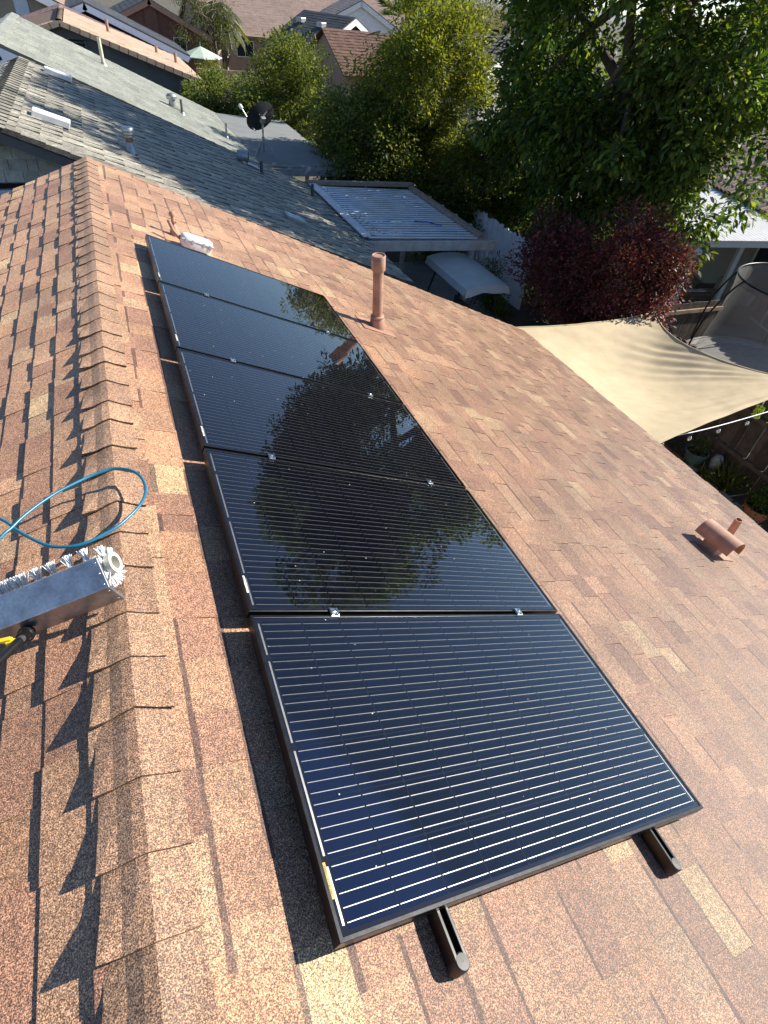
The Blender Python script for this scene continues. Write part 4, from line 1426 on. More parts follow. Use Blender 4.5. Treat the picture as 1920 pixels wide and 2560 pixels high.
mb = MB(); mb.tube([(-.064, 0, .08), (-.03, 0, .14), (.03, 0, .14), (.064, 0, .08)], .004, 6); mb.build('handle', M_BLACK, t)


# ------------------------------------------------------------------ leaves and trees
def leaf_object(name, P, Dr, Nr, L_, W_, C_, mat, parent=None, six=False):
    """many leaves as one mesh: folded rhombs (2 triangles) or 6-point leaves (4 triangles)"""
    N = len(P)
    Dr = Dr / np.linalg.norm(Dr, axis=1, keepdims=True)
    S_ = np.cross(Dr, Nr); S_ /= np.maximum(np.linalg.norm(S_, axis=1, keepdims=True), 1e-6)
    N2 = np.cross(S_, Dr)
    L_ = L_[:, None]; W_ = W_[:, None]
    if not six:
        vs_ = np.stack([P, P + Dr * L_ * .42 + S_ * W_ * .5 + N2 * W_ * .18, P + Dr * L_, P + Dr * L_ * .42 - S_ * W_ * .5 + N2 * W_ * .18], 1).reshape(-1, 3)
        tri = np.array([[0, 1, 2], [0, 2, 3]])
        nv = 4
    else:
        dn = np.array([0, 0, -1.0])[None]
        a = P + Dr * L_ * .3
        c = P + Dr * L_ * .68 + dn * L_ * .04
        e = P + Dr * L_ + dn * L_ * .12
        vs_ = np.stack([P, a + S_ * W_ * .45 + N2 * W_ * .16, a - S_ * W_ * .45 + N2 * W_ * .16, c + S_ * W_ * .42 + N2 * W_ * .12, c - S_ * W_ * .42 + N2 * W_ * .12, e], 1).reshape(-1, 3)
        tri = np.array([[0, 1, 2], [1, 3, 4], [1, 4, 2], [3, 5, 4]])
        nv = 6
    F = (np.arange(N)[:, None, None] * nv + tri[None]).reshape(-1, 3)
    me = bpy.data.meshes.new(name)
    me.vertices.add(len(vs_)); me.vertices.foreach_set('co', vs_.astype(np.float32).ravel())
    me.loops.add(F.size); me.loops.foreach_set('vertex_index', F.astype(np.int32).ravel())
    me.polygons.add(len(F)); me.polygons.foreach_set('loop_start', np.arange(0, F.size, 3, dtype=np.int32))
    me.polygons.foreach_set('loop_total', np.full(len(F), 3, dtype=np.int32))
    at = me.attributes.new('Col', 'FLOAT_COLOR', 'FACE')
    cc_ = np.repeat(np.concatenate([C_, np.ones((N, 1))], 1), len(tri), axis=0)
    at.data.foreach_set('color', cc_.astype(np.float32).ravel())
    me.update(calc_edges=True)
    return link(name, me, mat, parent)


def sph(n):
    v = rng.normal(size=(n, 3)); return v / np.linalg.norm(v, axis=1, keepdims=True)


def clumps_in(ells, n, inner=.5, seed=0, gap=-.12, freq=.55):
    """clump centres in the outer shell of a set of ellipsoids, with noise holes"""
    out = []
    tries = 0
    vol = [e[1][0] * e[1][1] * e[1][2] for e in ells]
    while len(out) < n and tries < n * 40:
        tries += 1
        c, r_ = random.choices(ells, vol)[0]
        d = Vector((random.gauss(0, 1), random.gauss(0, 1), random.gauss(0, 1))).normalized()
        k = inner + (1 - inner) * random.random() ** .7
        k *= 1 + .22 * noise.noise(d * 2.3 + Vector((seed, 0, 0)))
        p = Vector((c[0] + d.x * r_[0] * k, c[1] + d.y * r_[1] * k, c[2] + d.z * r_[2] * k))
        if noise.noise(p * freq + Vector((seed * 3.1, 7, 0))) < gap:
            continue
        out.append(p)
    return out


def crown_leaves(cl, per, rc, L0, W0, pal, droop=.35, ctr=None, bright=.25):
    n = len(cl) * per
    C0 = np.repeat(np.array([tuple(c) for c in cl]), per, axis=0)
    d = sph(n)
    rad = rc * rng.uniform(.15, 1, (n, 1)) ** .6
    P = C0 + d * rad * np.array([1, 1, .8])
    Dr = d * .7 + sph(n) * .5 + np.array([0, 0, -droop])
    if ctr is not None:
        o_ = C0 - np.array(ctr); o_ /= np.maximum(np.linalg.norm(o_, axis=1, keepdims=True), .01)
        Dr = Dr + o_ * .35
    Nr = sph(n) * .6 + np.array([0, 0, .8]) + d * .3
    L_ = L0 * rng.uniform(.65, 1.25, n); W_ = W0 * rng.uniform(.7, 1.2, n)
    pal = np.array(pal)
    ci = rng.integers(0, len(pal), n)
    ck_ = np.repeat(rng.uniform(1 - bright, 1 + bright, len(cl)), per)
    C_ = pal[ci] * (ck_ * rng.uniform(.75, 1.25, n))[:, None]
    return P, Dr, Nr, L_, W_, C_


def limbs(root, base, trunk_top, r0, targets, parent_loc, lean=None):
    """tapered trunk plus limbs reaching for the clumps"""
    b_ = Vector(base); tt = Vector(trunk_top)
    pts = [b_, b_.lerp(tt, .35) + Vector((random.uniform(-.1, .1), random.uniform(-.1, .1), 0)), b_.lerp(tt, .7) + Vector((random.uniform(-.12, .12), random.uniform(-.12, .12), 0)), tt]
    mb = MB(); sp = spline(pts, 4)
    mb.tube([p - parent_loc for p in sp], [r0 * (1.15 - .55 * i / (len(sp) - 1)) for i in range(len(sp))], 10)
    mb.build('trunk', M_BARK, root, smooth=True)
    for q in targets:
        q = Vector(q); st = b_.lerp(tt, random.uniform(.55, 1.0))
        md_ = st.lerp(q, .5) + Vector((random.uniform(-.3, .3), random.uniform(-.3, .3), random.uniform(0, .4)))
        sp = spline([st, md_, q], 4)
        mb = MB(); mb.tube([p - parent_loc for p in sp], [r0 * .45 * (1 - .8 * i / (len(sp) - 1)) for i in range(len(sp))], 7)
        mb.build('limb', M_BARK, root, smooth=True)


def tree(name, label, cat, base, ells, ncl, per, rc, L0, W0, pal, r0=.12, droop=.3, seed=0, nl=7, inner=.45, gap=-.12, mat=None, trunk_top=None, group=None, six=False, freq=.55, singles=0, bright=.25):
    t = thing(name, label, cat, base, group=group)
    bl = Vector(base)
    cl = clumps_in(ells, ncl, inner, seed, gap, freq)
    tt = trunk_top or (base[0], base[1], ells[0][0][2])
    limbs(t, base, tt, r0, random.sample(cl, min(nl, len(cl))), bl)
    P, Dr, Nr, L_, W_, C_ = crown_leaves(cl, per, rc, L0, W0, pal, droop, ells[0][0], bright)
    P = P - np.array(bl)
    if singles:
        # the leaves nearest the camera stand alone
        dcam = np.linalg.norm(P + np.array(bl) - np.array(CAMP), axis=1)
        q = np.array([(px(p) or (-9e3, -9e3)) for p in (P + np.array(bl))])
        ok = (q[:, 0] > 0) & (q[:, 0] < 1920) & (q[:, 1] > 0) & (q[:, 1] < 700)
        idx = np.argsort(np.where(ok, dcam, 1e9))[:singles]
        for i in idx:
            leaf_object('leaf', P[i:i + 1], Dr[i:i + 1], Nr[i:i + 1], L_[i:i + 1], W_[i:i + 1], C_[i:i + 1], mat or M_LEAF, t, six)
        keep = np.ones(len(P), bool); keep[idx] = False
        P, Dr, Nr, L_, W_, C_ = P[keep], Dr[keep], Nr[keep], L_[keep], W_[keep], C_[keep]
    o = leaf_object('crown', P, Dr, Nr, L_, W_, C_, mat or M_LEAF, t, six)
    stuff(o)
    return t


G_AVO = [(.055, .105, .024), (.075, .13, .026), (.105, .155, .03), (.045, .08, .026), (.15, .18, .035)]
G_CIT = [(.115, .145, .03), (.15, .175, .035), (.075, .105, .03), (.20, .205, .05), (.095, .115, .045)]
G_OLV = [(.125, .165, .075), (.15, .18, .08), (.10, .13, .06)]
G_YEL = [(.18, .195, .03), (.24, .24, .04), (.12, .145, .03), (.075, .10, .03)]
G_RED = [(.13, .025, .032), (.095, .022, .028), (.18, .038, .04), (.07, .022, .026), (.15, .065, .05), (.11, .05, .042)]

# the big tree over the rear fence
tree('avocado_tree', 'huge dark leafy tree towering over the backyards on the right', 'tree', (11.5, 13.2, GZ),
     [((11.3, 13.2, 2.6), (3.0, 4.5, 4.7)), ((11.3, 11.2, 5.4), (2.0, 1.8, 2.1)), ((11.3, 14.8, 5.4), (2.1, 2.2, 2.2)), ((11.2, 16.4, 3.4), (1.6, 1.5, 2.2)),
      ((10.8, 12.0, -.4), (1.9, 3.0, 1.9)), ((10.6, 15.2, -.7), (1.6, 2.0, 1.8)), ((11.0, 9.6, .3), (1.4, 1.4, 2.2)), ((10.8, 9.3, -1.2), (.9, 1.0, .8)), ((10.9, 8.4, -.5), (.5, .4, .45)), ((11.4, 8.0, .6), (.8, .6, .9)), ((9.7, 12.3, 2.0), (1.3, 2.3, 2.0))],
     1120, 104, .47, .165, .08, G_AVO, .33, .04, 3, 18, .45, -.20, six=True, trunk_top=(11.2, 12.4, 2.5), singles=300, bright=.42)
# citrus and others, from the left
tree('citrus_tree', 'bushy citrus tree between the palms and the satellite dish', 'tree', (7.4, 30.2, GZ), [((8.1, 30, -1.75), (2.1, 2.2, 1.75)), ((6.9, 28.8, -2.8), (1.8, 1.8, 1.2))], 420, 66, .45, .14, .075, G_CIT, .13, .25, 1)
tree('round_bush', 'low rounded green bush spreading beside the tan tile eave', 'bush', (5.4, 33.5, GZ), [((5.3, 32.6, -3.2), (2.2, 1.9, 1.5)), ((3.9, 31.4, -3.4), (1.5, 1.3, 1.2))], 330, 64, .42, .14, .075, G_OLV + G_CIT[:2], .1, .2, 2)
tree('tall_lime_tree', 'tall yellow-green tree left of the big dark tree', 'tree', (10.1, 20.4, GZ), [((9.8, 20.0, -.6), (1.9, 2.0, 2.4)), ((10.6, 19.0, -1.6), (1.4, 1.6, 1.5)), ((9.6, 21.0, 1.0), (1.3, 1.3, 1.1)), ((8.9, 21.4, -1.0), (1.5, 1.5, 2.0))], 640, 66, .40, .13, .07, G_YEL, .13, .25, 4)
tree('shaded_citrus_tree', 'dark citrus tree overhanging the flat roof and patio cover', 'tree', (8.6, 20.0, GZ), [((8.5, 20.0, -2.5), (2.0, 2.3, 1.6)), ((7.7, 21.6, -2.2), (1.5, 1.6, 1.3)), ((7.1, 19.2, -3.2), (1.2, 1.1, 1.0))], 520, 64, .42, .14, .075, G_CIT + [(.06, .09, .03)], .12, .25, 5)
tree('back_fence_tree', 'lighter green tree just behind the white fence', 'tree', (11.0, 18.2, GZ), [((10.7, 17.8, -2.4), (1.5, 1.8, 1.8))], 300, 64, .40, .13, .065, G_CIT + G_YEL[:1], .1, .25, 6)
tree('hedge_tree', 'shadowed hedge between patio cover and white fence', 'tree', (9.3, 17.0, GZ), [((9.2, 17.3, -3.7), (1.0, 1.3, 1.1))], 140, 60, .36, .12, .06, G_AVO, .08, .2, 7)
tree('olive_tree', 'olive-brown tree standing in front of the brick red gable', 'tree', (8.6, 55.0, GZ), [((8.0, 55, -1.0), (2.3, 2.0, 3.0))], 150, 50, .5, .15, .06, [(.09, .10, .05), (.11, .115, .055), (.07, .075, .04)], .12, .5, 8)
tree('small_bush', 'small bright green bush below the mint parasol', 'bush', (7.2, 46.5, GZ), [((7.0, 46.2, -3.4), (1.0, 1.0, 1.0))], 60, 50, .35, .12, .06, G_YEL, .06, .1, 9)
tree('horizon_tree', 'dry olive tree on the horizon left of the big tree', 'tree', (27.0, 45.0, GZ), [((27, 45, -.2), (3.6, 3.2, 2.3)), ((24.2, 43, -.7), (2, 2, 1.6))], 230, 46, .6, .18, .08, [(.13, .12, .06), (.10, .10, .05), (.15, .14, .08)], .2, .3, 10)
for (x, y, z, lab) in ((60, 130, 1.5, 'faint far tree at the horizon beside the sky'), (80, 150, 1.0, 'second faint far tree at the horizon'), (30, 118, .5, 'far tree behind the long tan roof')):
    tree('distant_tree', lab, 'tree', (x, y, GZ), [((x, y, z - 1.5), (6, 6, 4))], 90, 30, 1.5, .55, .3, G_OLV, .3, .2, 11 + x, nl=3)
# plum bush with dark red leaves
tree('purple_leaf_plum', 'dark red leaved plum bush spilling over the shade sail', 'bush', (9.2, 9.6, GZ), [((9.0, 9.6, -2.5), (1.25, 2.0, 1.25)), ((9.1, 8.5, -2.1), (.95, 1.0, 1.05)), ((8.8, 10.6, -2.6), (.9, .9, 1.0)), ((9.0, 8.9, -3.4), (.9, 1.2, .8)), ((9.3, 8.05, -1.7), (.5, .42, .6)), ((9.2, 9.0, -1.15), (.4, .6, .35)), ((8.6, 10.1, -1.5), (.5, .4, .4))],
     560, 66, .30, .08, .046, G_RED, .09, .1, 21, 14, .35, -.19, mat=M_LEAFR, freq=1.1)
for (x, y, lab) in ((11.3, 11.4, 'dense dark hedge shrub behind the plum bush'), (11.2, 13.6, 'dense dark hedge shrub behind the white fence end'), (11.3, 15.8, 'dense dark hedge shrub under the big tree')):
    tree('hedge_shrub', lab, 'bush', (x, y, GZ), [((x, y, -3.6), (.7, 1.4, 1.5))], 150, 60, .36, .14, .07, G_AVO, .07, .2, 30 + y, 4)
tree('shade_shrub', 'dark green shrub by the foot of the white fence', 'bush', (9.3, 13.4, GZ), [((9.3, 13.3, -4.2), (.6, .8, .7))], 40, 50, .25, .1, .03, G_AVO, .04, .1, 22, 4)

# palms by the far houses
M_PALMT = simple('palm_trunk', (.36, .31, .25), .85, ns=12, amt=.25, bs=25, bd=.02)
for (x, y, h_, lab, sd_) in ((9.75, 61.5, 4.35, 'left palm of the pair, taller grey trunk', 1), (10.15, 59.5, 3.9, 'right palm of the pair with a drooping frond', 2)):
    t = thing('palm_tree', lab, 'palm tree', (x, y, GZ), group='pair of feather palms')
    random.seed(40 + sd_)
    mb = MB(); mb.tube([(0, 0, 0), (.05, 0, h_ * .4), (-.05, 0, h_ * .75), (0, 0, h_)], [.42, .36, .30, .26], 12); mb.build('trunk', M_PALMT, t, smooth=True)
    for q in range(22):
        a = 2 * math.pi * q / 22 + random.uniform(-.15, .15); el = random.uniform(-.2, 1.2)
        Lf = random.uniform(1.7, 2.4)
        pts = []
        for k in range(8):
            u = k / 7
            rr = Lf * u * math.cos(el * (1 - u * .3)) * (1 - .15 * u)
            pts.append(Vector((rr * math.cos(a), rr * math.sin(a), h_ + Lf * u * math.sin(el) * .8 - 1.5 * u * u)))
        P, Dr, Nr, C_ = [], [], [], []
        sp = spline(pts, 5)
        for i, p in enumerate(sp[3:], 3):
            tg = (sp[min(i + 1, len(sp) - 1)] - sp[i - 1]).normalized()
            sd3 = tg.cross(Vector((0, 0, 1)))
            if sd3.length < .05:
                continue
            sd3.normalize()
            for s_ in (-1, 1):
                P.append(tuple(p)); Dr.append(tuple(sd3 * s_ * .75 + tg * .45 + Vector((0, 0, -.35)))); Nr.append(tuple(tg.cross(sd3 * s_)))
                k = random.uniform(.7, 1.25); C_.append((.10 * k, .12 * k, .06 * k))
        fr_ = leaf_object('frond', np.array(P), np.array(Dr), np.array(Nr), np.full(len(P), .62), np.full(len(P), .10), np.array(C_), M_LEAF, t)
        mb = MB(); mb.tube(sp, .025, 5); mb.build('midrib', M_PALMT, fr_)
random.seed(77)
# fan palm in front of the far grey gable
t = thing('fan_palm', 'spiky fan palm top poking above the lime tree', 'palm tree', (11.6, 27.0, GZ))
mb = MB(); mb.tube([(0, 0, 0), (0, 0, 5.6)], [.2, .16], 10); mb.build('trunk', M_PALMT, t, smooth=True)
for q in range(26):
    a = random.uniform(0, 6.28); el = random.uniform(-.9, 1.4)
    d = Vector((math.cos(a) * math.cos(el), math.sin(a) * math.cos(el), math.sin(el)))
    c = Vector((0, 0, 5.6)) + d * .9
    u = d.cross(Vector((0, 0, 1))).normalized()
    P, Dr, Nr, C_ = [], [], [], []
    for k in range(15):
        b_ = R(-80 + k * 160 / 14)
        P.append(tuple(c)); Dr.append(tuple(d * math.cos(b_) + u * math.sin(b_) + Vector((0, 0, -.15)))); Nr.append(tuple(u.cross(d)))
        g_ = random.uniform(.7, 1.2); C_.append((.06 * g_, .095 * g_, .03 * g_))
    leaf_object('fan_frond', np.array(P), np.array(Dr), np.array(Nr), np.full(15, .75), np.full(15, .09), np.array(C_), M_LEAF, t)

# ------------------------------------------------------------------ our backyard: swing, pots, stones
t = thing('garden_swing', 'garden swing seat with an arched grey canopy in deep shade', 'garden swing', (7.2, 11.75, GZ))
mb = MB(); vs_ = []
W2, L2 = .56, 1.05
for i in range(9):
    u = i / 8
    for x, y in ((-W2 + 2 * W2 * u, -L2), (-W2 + 2 * W2 * u, L2)):
        vs_.append((x, y, 1.90 - .08 * abs(2 * u - 1) ** 2.2 + .06))
mb.add(vs_, [(2 * i, 2 * i + 2, 2 * i + 3, 2 * i + 1) for i in range(8)])
M_SWING = simple('grey_canvas', (.60, .60, .57), .85, ns=2, amt=.12)
cn = mb.build('canopy', M_SWING, t, smooth=True)
mb = MB(); vs_ = []
for i in range(9):
    u = i / 8; z = 1.90 - .08 * abs(2 * u - 1) ** 2.2 + .06
    vs_ += [(-W2 + 2 * W2 * u, -L2 - .005, z), (-W2 * 1.04 + 2.08 * W2 * u, -L2 - .06, z - .17 - .02 * math.sin(u * 12))]
mb.add(vs_, [(2 * i, 2 * i + 1, 2 * i + 3, 2 * i + 2) for i in range(8)])
for x in (-1, 1):
    mb.add([(x * W2, -L2, 1.882), (x * W2, L2, 1.882), (x * W2 * 1.06, L2, 1.73), (x * W2 * 1.06, -L2, 1.73)], [(0, 1, 2, 3)])
mb.build('valance', M_SWING, t, smooth='auto')
for y in (-.95, .95):
    for x in (-.5, .5):
        mb = MB(); mb.tube([(x * 1.5, y * 1.05, 0), (x * .5, y, 1.74)], .022, 8); mb.build('leg', M_BLACK, t)
mb = MB(); mb.box((0, 0, .45), (.5, 1.5, .08)).box((.26, 0, .75), (.08, 1.5, .5)); mb.build('seat', M_GREYDECK, t, bevel=.02)


def pot(name, label, loc, r_, h_, mat, soil=True):
    t = thing(name, label, 'plant pot', loc)
    mb = MB(); mb.lathe([(r_ * .62, 0), (r_ * .8, h_ * .4), (r_ * .97, h_ * .85), (r_ * 1.05, h_ * .88), (r_ * 1.05, h_), (r_ * .93, h_), (r_ * .9, h_ * .86)], 24, cap0=True); mb.build('pot_body', mat, t, smooth='auto')
    mb = MB(); mb.lathe([(.001, h_ * .87), (r_ * .91, h_ * .86)], 20); mb.build('soil', M_SOIL, t)
    return t


def plant(name, label, loc, n, rad, hgt, L0, W0, pal, upright=False):
    t = thing(name, label, 'plant', loc)
    P = np.stack([rng.normal(0, rad * .35, n), rng.normal(0, rad * .35, n), rng.uniform(0, hgt, n) if not upright else rng.uniform(0, .08, n)], 1)
    d = sph(n)
    Dr = d + (np.array([0, 0, 1.1]) if upright else np.array([0, 0, .3]))
    Nr = sph(n) * .5 + np.array([0, 0, 1.0])
    C_ = np.array(pal)[rng.integers(0, len(pal), n)] * rng.uniform(.7, 1.3, (n, 1))
    o = leaf_object('foliage', P, Dr, Nr, L0 * rng.uniform(.6, 1.2, n), W0 * rng.uniform(.7, 1.2, n), C_, M_LEAF, t, upright)
    stuff(o)
    mb = MB()
    for k in range(4):
        mb.tube([(0, 0, -.02), (random.uniform(-.08, .08), random.uniform(-.08, .08), hgt * .6)], .006, 5)
    mb.build('stem', M_BARK, t)
    return t


pot('green_pot', 'large blue-green glazed pot by the fence', (9.72, 5.82, GZ), .23, .36, simple('green_glaze', (.10, .16, .14), .35))
plant('potted_shrub', 'sparse shrub growing in the blue-green pot', (9.72, 5.82, GZ + .33), 260, .28, .3, .06, .035, G_CIT)
pot('terracotta_pot', 'terracotta bowl pot at the right edge below the fence', (9.66, 4.16, GZ), .26, .30, M_TERRA)
plant('potted_bush', 'dark leafy bush filling the terracotta bowl', (9.66, 4.16, GZ + .27), 900, .36, .35, .07, .04, G_AVO)
plant('strap_leaf_plant', 'clump of long strap leaves against the fence', (9.88, 5.02, GZ), 130, .2, .25, .52, .035, G_CIT, True)
plant('strap_leaf_plant', 'smaller grassy clump between statue and stones', (9.62, 5.35, GZ), 70, .18, .2, .3, .03, G_CIT, True)
plant('ground_plant', 'low creeping plants beside the edging stones near the sail', (9.45, 5.75, GZ), 420, .5, .12, .07, .04, G_CIT)
plant('ground_plant', 'low dark plants at the roof edge below the string lights', (9.4, 6.6, GZ), 420, .6, .15, .07, .04, G_AVO)
plant('white_flower_plant', 'small white flowers in front of the terracotta bowl', (9.36, 3.98, GZ), 220, .22, .16, .05, .045, [(.6, .6, .58), (.5, .5, .48), (.05, .09, .03)])
# ceramic head
t = thing('garden_statue', 'mosaic stone head statue among the pots', 'statue', (9.88, 5.45, GZ))
mb = MB(); mb.lathe([(.001, .0), (.12, .0), (.10, .05), (.07, .10), (.075, .14), (.10, .20), (.125, .29), (.12, .38), (.085, .45), (.001, .48)], 20)
for i, v in enumerate(mb.v):
    n_ = noise.noise(Vector(v) * 14) * .012
    mb.v[i] = (v[0] * (1 + n_ * 6), v[1] * (.85 + n_ * 5), v[2])
mb.build('head', simple('mosaic_stone', (.33, .36, .33), .5, ns=28, amt=.5, bs=40, bd=.01), t, smooth=True)
mb = MB(); mb.box((-.11, 0, .27), (.05, .03, .07)); mb.box((-.105, 0, .19), (.03, .06, .012)); mb.build('face', M_CONC, t, bevel=.008)
random.seed(3)
stl = ['reddish edging stone nearest the sail', 'reddish edging stone second from the sail', 'small pale edging stone in the middle of the row', 'brown edging stone beside the strap leaves', 'grey edging stone next to the terracotta bowl', 'pale grey edging stone nearest the roof edge']
for k, (x, y) in enumerate(((9.46, 6.40), (9.48, 6.02), (9.5, 5.66), (9.46, 5.08), (9.48, 4.72), (9.47, 4.38))):
    mb = MB(); mb.box((0, 0, .06), (.17 + random.uniform(-.02, .03), .29, .13), Matrix.Rotation(random.uniform(-.15, .15), 3, 'Z'))
    o = mb.build('edging_stone', (M_TERRA, M_TERRA, M_CONC, simple('brown_block', (.2, .11, .075), .9), M_CONC, M_CONC)[k], bevel=.012, loc=(x, y, GZ))
    tag(o, stl[k], 'stone', 'edging stones along the fence bed')

# ------------------------------------------------------------------ neighbour behind: trampoline, patio house
t = thing('trampoline', 'netted trampoline with dark hoop behind the brown fence', 'trampoline', (13.0, 7.5, GZ))
def ring(r_, z, rr, n=40):
    return [(r_ * math.cos(2 * math.pi * k / n), r_ * math.sin(2 * math.pi * k / n), z) for k in range(n)], rr


pts, rr = ring(1.4, 2.8, .022); mb = MB(); mb.tube(pts, rr, 8, closed=True); mb.build('top_hoop', M_BLACK, t, smooth=True)
pts, rr = ring(1.75, .8, .03); mb = MB(); mb.tube(pts, rr, 8, closed=True); mb.build('base_hoop', M_BLACK, t, smooth=True)
mb = MB(); mb.lathe([(1.42, .81), (1.82, .83), (1.84, .78)], 40); mb.build('spring_pad', simple('grey_pad', (.36, .35, .33), .7), t, smooth=True)
mb = MB(); mb.lathe([(.001, .79), (1.42, .80)], 40); mb.build('jump_mat', simple('jump_mat', (.30, .29, .27), .8), t)
m, nt, b = mk('netting')
b.inputs['Base Color'].default_value = (.34, .315, .28, 1); b.inputs['Roughness'].default_value = .8
trn = node(nt, 'ShaderNodeBsdfTransparent'); mxn = node(nt, 'ShaderNodeMixShader'); mxn.inputs[0].default_value = .30
nt.links.new(trn.outputs[0], mxn.inputs[1]); nt.links.new(b.outputs[0], mxn.inputs[2]); nt.links.new(mxn.outputs[0], nt.nodes['Material Output'].inputs['Surface'])
mb = MB(); mb.lathe([(1.40, 2.8), (1.36, 2.5), (1.38, 1.9), (1.45, 1.3), (1.55, .84)], 48); mb.build('safety_net', m, t, smooth=True)
for k in range(6):
    a = 2 * math.pi * k / 6 + 2.75
    ca, sa = math.cos(a), math.sin(a)
    mb = MB(); mb.tube(spline([(1.41 * ca, 1.41 * sa, 2.8), (1.62 * ca, 1.62 * sa, 2.5), (1.86 * ca, 1.86 * sa, 1.9), (1.92 * ca, 1.92 * sa, 1.2), (1.88 * ca, 1.88 * sa, 0)], 5), .021, 8); mb.build('pole', M_BLACK, t, smooth=True)

M_STUCW = simple('pale_stucco', (.50, .49, .46), .9, ns=2, amt=.1)
HB = Vector((17.3, 12.25, GZ)); RZB = R(-17)
tb = thing('tile_roof_house', 'house with grey-tan barrel tile roof at the right edge', 'house', HB, (0, 0, RZB))
SB = Slope(6.0, hz(-2.2) + 2.3, math.atan2(2.3, 6.0), -1)
slb = math.hypot(6.0, 2.3)
mb = MB(); slab(mb, [SB.p(0, -7, -.02), SB.p(slb, -7, -.02), SB.p(slb, 12, -.02), SB.p(0, 12, -.02)], .06); db = mb.build('roof_slope', simple('tile_underlay_grey', (.13, .09, .07), .9), tb)
SB2 = Slope(6.0, hz(-2.2) + 2.3, math.atan2(2.3, 6.0), 1)
mb = MB(); slab(mb, [SB2.p(0, -7, -.02), SB2.p(slb, -7, -.02), SB2.p(slb, 12, -.02), SB2.p(0, 12, -.02)], .06); mb.build('roof_slope', MATS['tile_underlay_grey'], tb)
M_TILEB = simple('grey_tan_tile', (.36, .265, .215), .8, ns=3, amt=.25, attr=True, fine=(30, .1))
ME_TB = [tinted(tile_mesh('roof_tile', M_TILEB, .25, .40, .075, 6, .03), (k, k, k)) for k in (.85, .95, 1.0, 1.1, 1.2)]
frB = frame_of(SB).to_4x4()
cand = []
mwb = Matrix.Translation(HB) @ Matrix.Rotation(RZB, 4, 'Z')
for k in range(int(slb / .34) + 1):
    for j in range(int(19 / .25)):
        s_ = slb - .36 - k * .34; y = -6.9 + j * .25
        if s_ < -.05:
            continue
        w_ = mwb @ SB.p(s_ + .2, y, .05)
        q = px(w_)
        dd = (w_ - CAMP).length + (0 if q and -60 < q[0] < 1980 and -60 < q[1] < 700 else 100)
        cand.append((dd, s_, y))
cand.sort()
tmpl = MB()
n_in = 0
fld = MB()
for i, (dd, s_, y) in enumerate(cand):
    if i < 300 and dd < 100:
        o = link('roof_tile', random.choice(ME_TB), None, db); o.matrix_local = Matrix.Translation(SB.p(s_, y, .0)) @ frB
    else:
        vs_ = []
        for yy, zz in ((-.125, 0), (-.06, .065), (.06, .065), (.125, 0)):
            vs_ += [SB.p(s_, y + yy, zz), SB.p(s_ + .4, y + yy, zz + .014)]
        c = random.uniform(.8, 1.2)
        fld.add(vs_, [(0, 1, 3, 2), (2, 3, 5, 4), (4, 5, 7, 6)], 0, (c, c, c))
stuff(fld.build('tile_field', M_TILEB, db))
mb = MB()
mb.add([(.5, -6.6, 0), (.5, 11.6, 0), (.5, 11.6, hz(-2.25)), (.5, -6.6, hz(-2.25)), (11.5, -6.6, 0), (11.5, 11.6, 0), (11.5, 11.6, hz(-2.25)), (11.5, -6.6, hz(-2.25)), (6, -6.6, hz(-.1)), (6, 11.6, hz(-.1))],
       [(0, 3, 2, 1), (4, 5, 6, 7), (0, 4, 7, 8, 3), (1, 2, 9, 6, 5)])
mb.build('wall', M_STUCW, tb)
win(tb, None, (.49, -1.4, 1.15), 3.4, 2.1, (0, 1, 0), (-1, 0, 0), M_WHITE, 'sliding_door')
win(tb, None, (.49, 4.6, 1.35), 1.8, 1.6, (0, 1, 0), (-1, 0, 0), M_WHITE, 'sliding_door')
mb = MB(); mb.bar((.06, -6.9, hz(-2.36)), (.06, 11.9, hz(-2.36)), .05, .16); mb.build('fascia', M_WHITE, tb)
tp = thing('white_patio_cover', 'bright white corrugated patio cover along the barrel tile eave', 'patio cover', HB, (0, 0, RZB))
for k in range(7):
    mb = MB(); vs_ = []
    x0_, x1_ = -2.9 + k * .42, -2.9 + (k + 1) * .42 + .005
    for i in range(17):
        u = i / 16
        hgt = .005 * math.sin(u * 4 * 2 * math.pi)
        x = x0_ + u * (x1_ - x0_)
        z = hz(-2.62) + (x + 2.9) * .128 + hgt
        vs_ += [(x, -1.51 - (x + 2.9) * .241, z), (x, 9, z)]
    mb.add(vs_, [(2 * i, 2 * i + 2, 2 * i + 3, 2 * i + 1) for i in range(16)])
    mb.build('roof_sheet', M_WHITE, tp)
mb = MB(); mb.bar((-2.82, -1.4, hz(-2.74)), (-2.82, 9, hz(-2.74)), .10, .16); mb.build('edge_beam', M_WHITE, tp)
mb = MB(); mb.bar((-2.95, -1.3, hz(-2.76)), (.3, -1.9, hz(-2.40)), .09, .18); mb.build('cross_beam', M_WHITE, tp)
for x, y in ((-2.65, -1.35), (-1.0, -.9), (-2.65, 3.5), (-2.65, 8.6)):
    mb = MB(); mb.box((x, y, hz(-2.82) / 2), (.13, .13, hz(-2.82))); mb.build('post', M_WHITE, tp, bevel=.01)
mb = MB(); mb.box((-2.65, -1.35, hz(-2.94)), (.30, .26, .18)); mb.build('post_cap', M_WHITE, tp, bevel=.02)
M_WICK = simple('brown_wicker', (.13, .085, .055), .8, ns=25, amt=.4, bs=60, bd=.01)
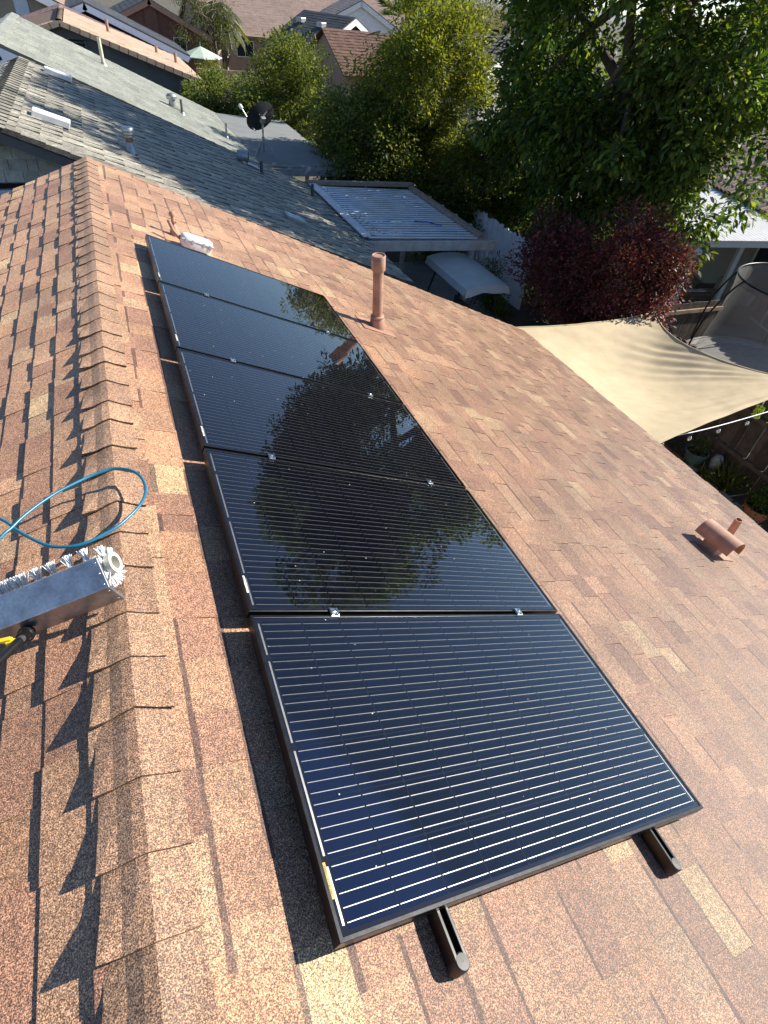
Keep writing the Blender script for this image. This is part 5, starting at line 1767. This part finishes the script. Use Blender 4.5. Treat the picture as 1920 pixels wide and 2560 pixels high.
M_CUSH = simple('beige_cushion', (.42, .37, .32), .9, ns=4, amt=.12)


def sofa(label, loc, rz_, wd):
    t = thing('patio_sofa', label, 'sofa', loc, (0, 0, rz_))
    mb = MB(); mb.box((0, 0, .2), (wd, .8, .36)); mb.build('base', M_WICK, t, bevel=.03)
    mb = MB(); mb.box((0, .36, .55), (wd, .14, .6), Matrix.Rotation(R(-12), 3, 'X')); mb.build('backrest', M_WICK, t, bevel=.06)
    for sx in (-1, 1):
        mb = MB(); mb.box((sx * (wd / 2 - .07), 0, .42), (.14, .8, .36)); mb.build('arm', M_WICK, t, bevel=.05)
    for k in range(max(1, int(wd / .75))):
        nq = max(1, int(wd / .75)); cw = (wd - .3) / nq
        mb = MB(); mb.box((-wd / 2 + .15 + cw * (k + .5), -.05, .44), (cw - .01, .66, .14)); mb.build('seat_cushion', M_CUSH, t, bevel=.04)
        mb = MB(); mb.box((-wd / 2 + .15 + cw * (k + .5), .24, .68), (cw - .02, .14, .42), Matrix.Rotation(R(-14), 3, 'X')); mb.build('back_cushion', M_CUSH, t, bevel=.05)
    return t


sofa('brown wicker armchair seen from behind under the white patio cover', (15.3, 12.1, GZ + .02), R(170), 1.0)
sofa('wicker sofa with beige cushions under the white patio cover', (16.7, 11.9, GZ + .02), R(-100), 1.9)
t = thing('black_chair', 'black metal chair behind the plum bush on the patio', 'chair', (15.2, 13.6, GZ + .02), (0, 0, R(60)))
mb = MB(); mb.box((0, 0, .45), (.5, .5, .05)); mb.build('seat', M_BLACK, t, bevel=.02)
mb = MB(); mb.box((0, .25, .75), (.5, .04, .5)); mb.build('backrest', M_BLACK, t, bevel=.03)
for x in (-.22, .22):
    for y in (-.22, .22):
        mb = MB(); mb.tube([(x, y, 0), (x, y, .45)], .015, 8); mb.build('leg', M_BLACK, t)
    mb = MB(); mb.tube(spline([(x, .24, .68), (x * 1.1, .1, .7), (x * 1.1, -.2, .68), (x, -.22, .45)], 4), .018, 8); mb.build('armrest', M_BLACK, t)
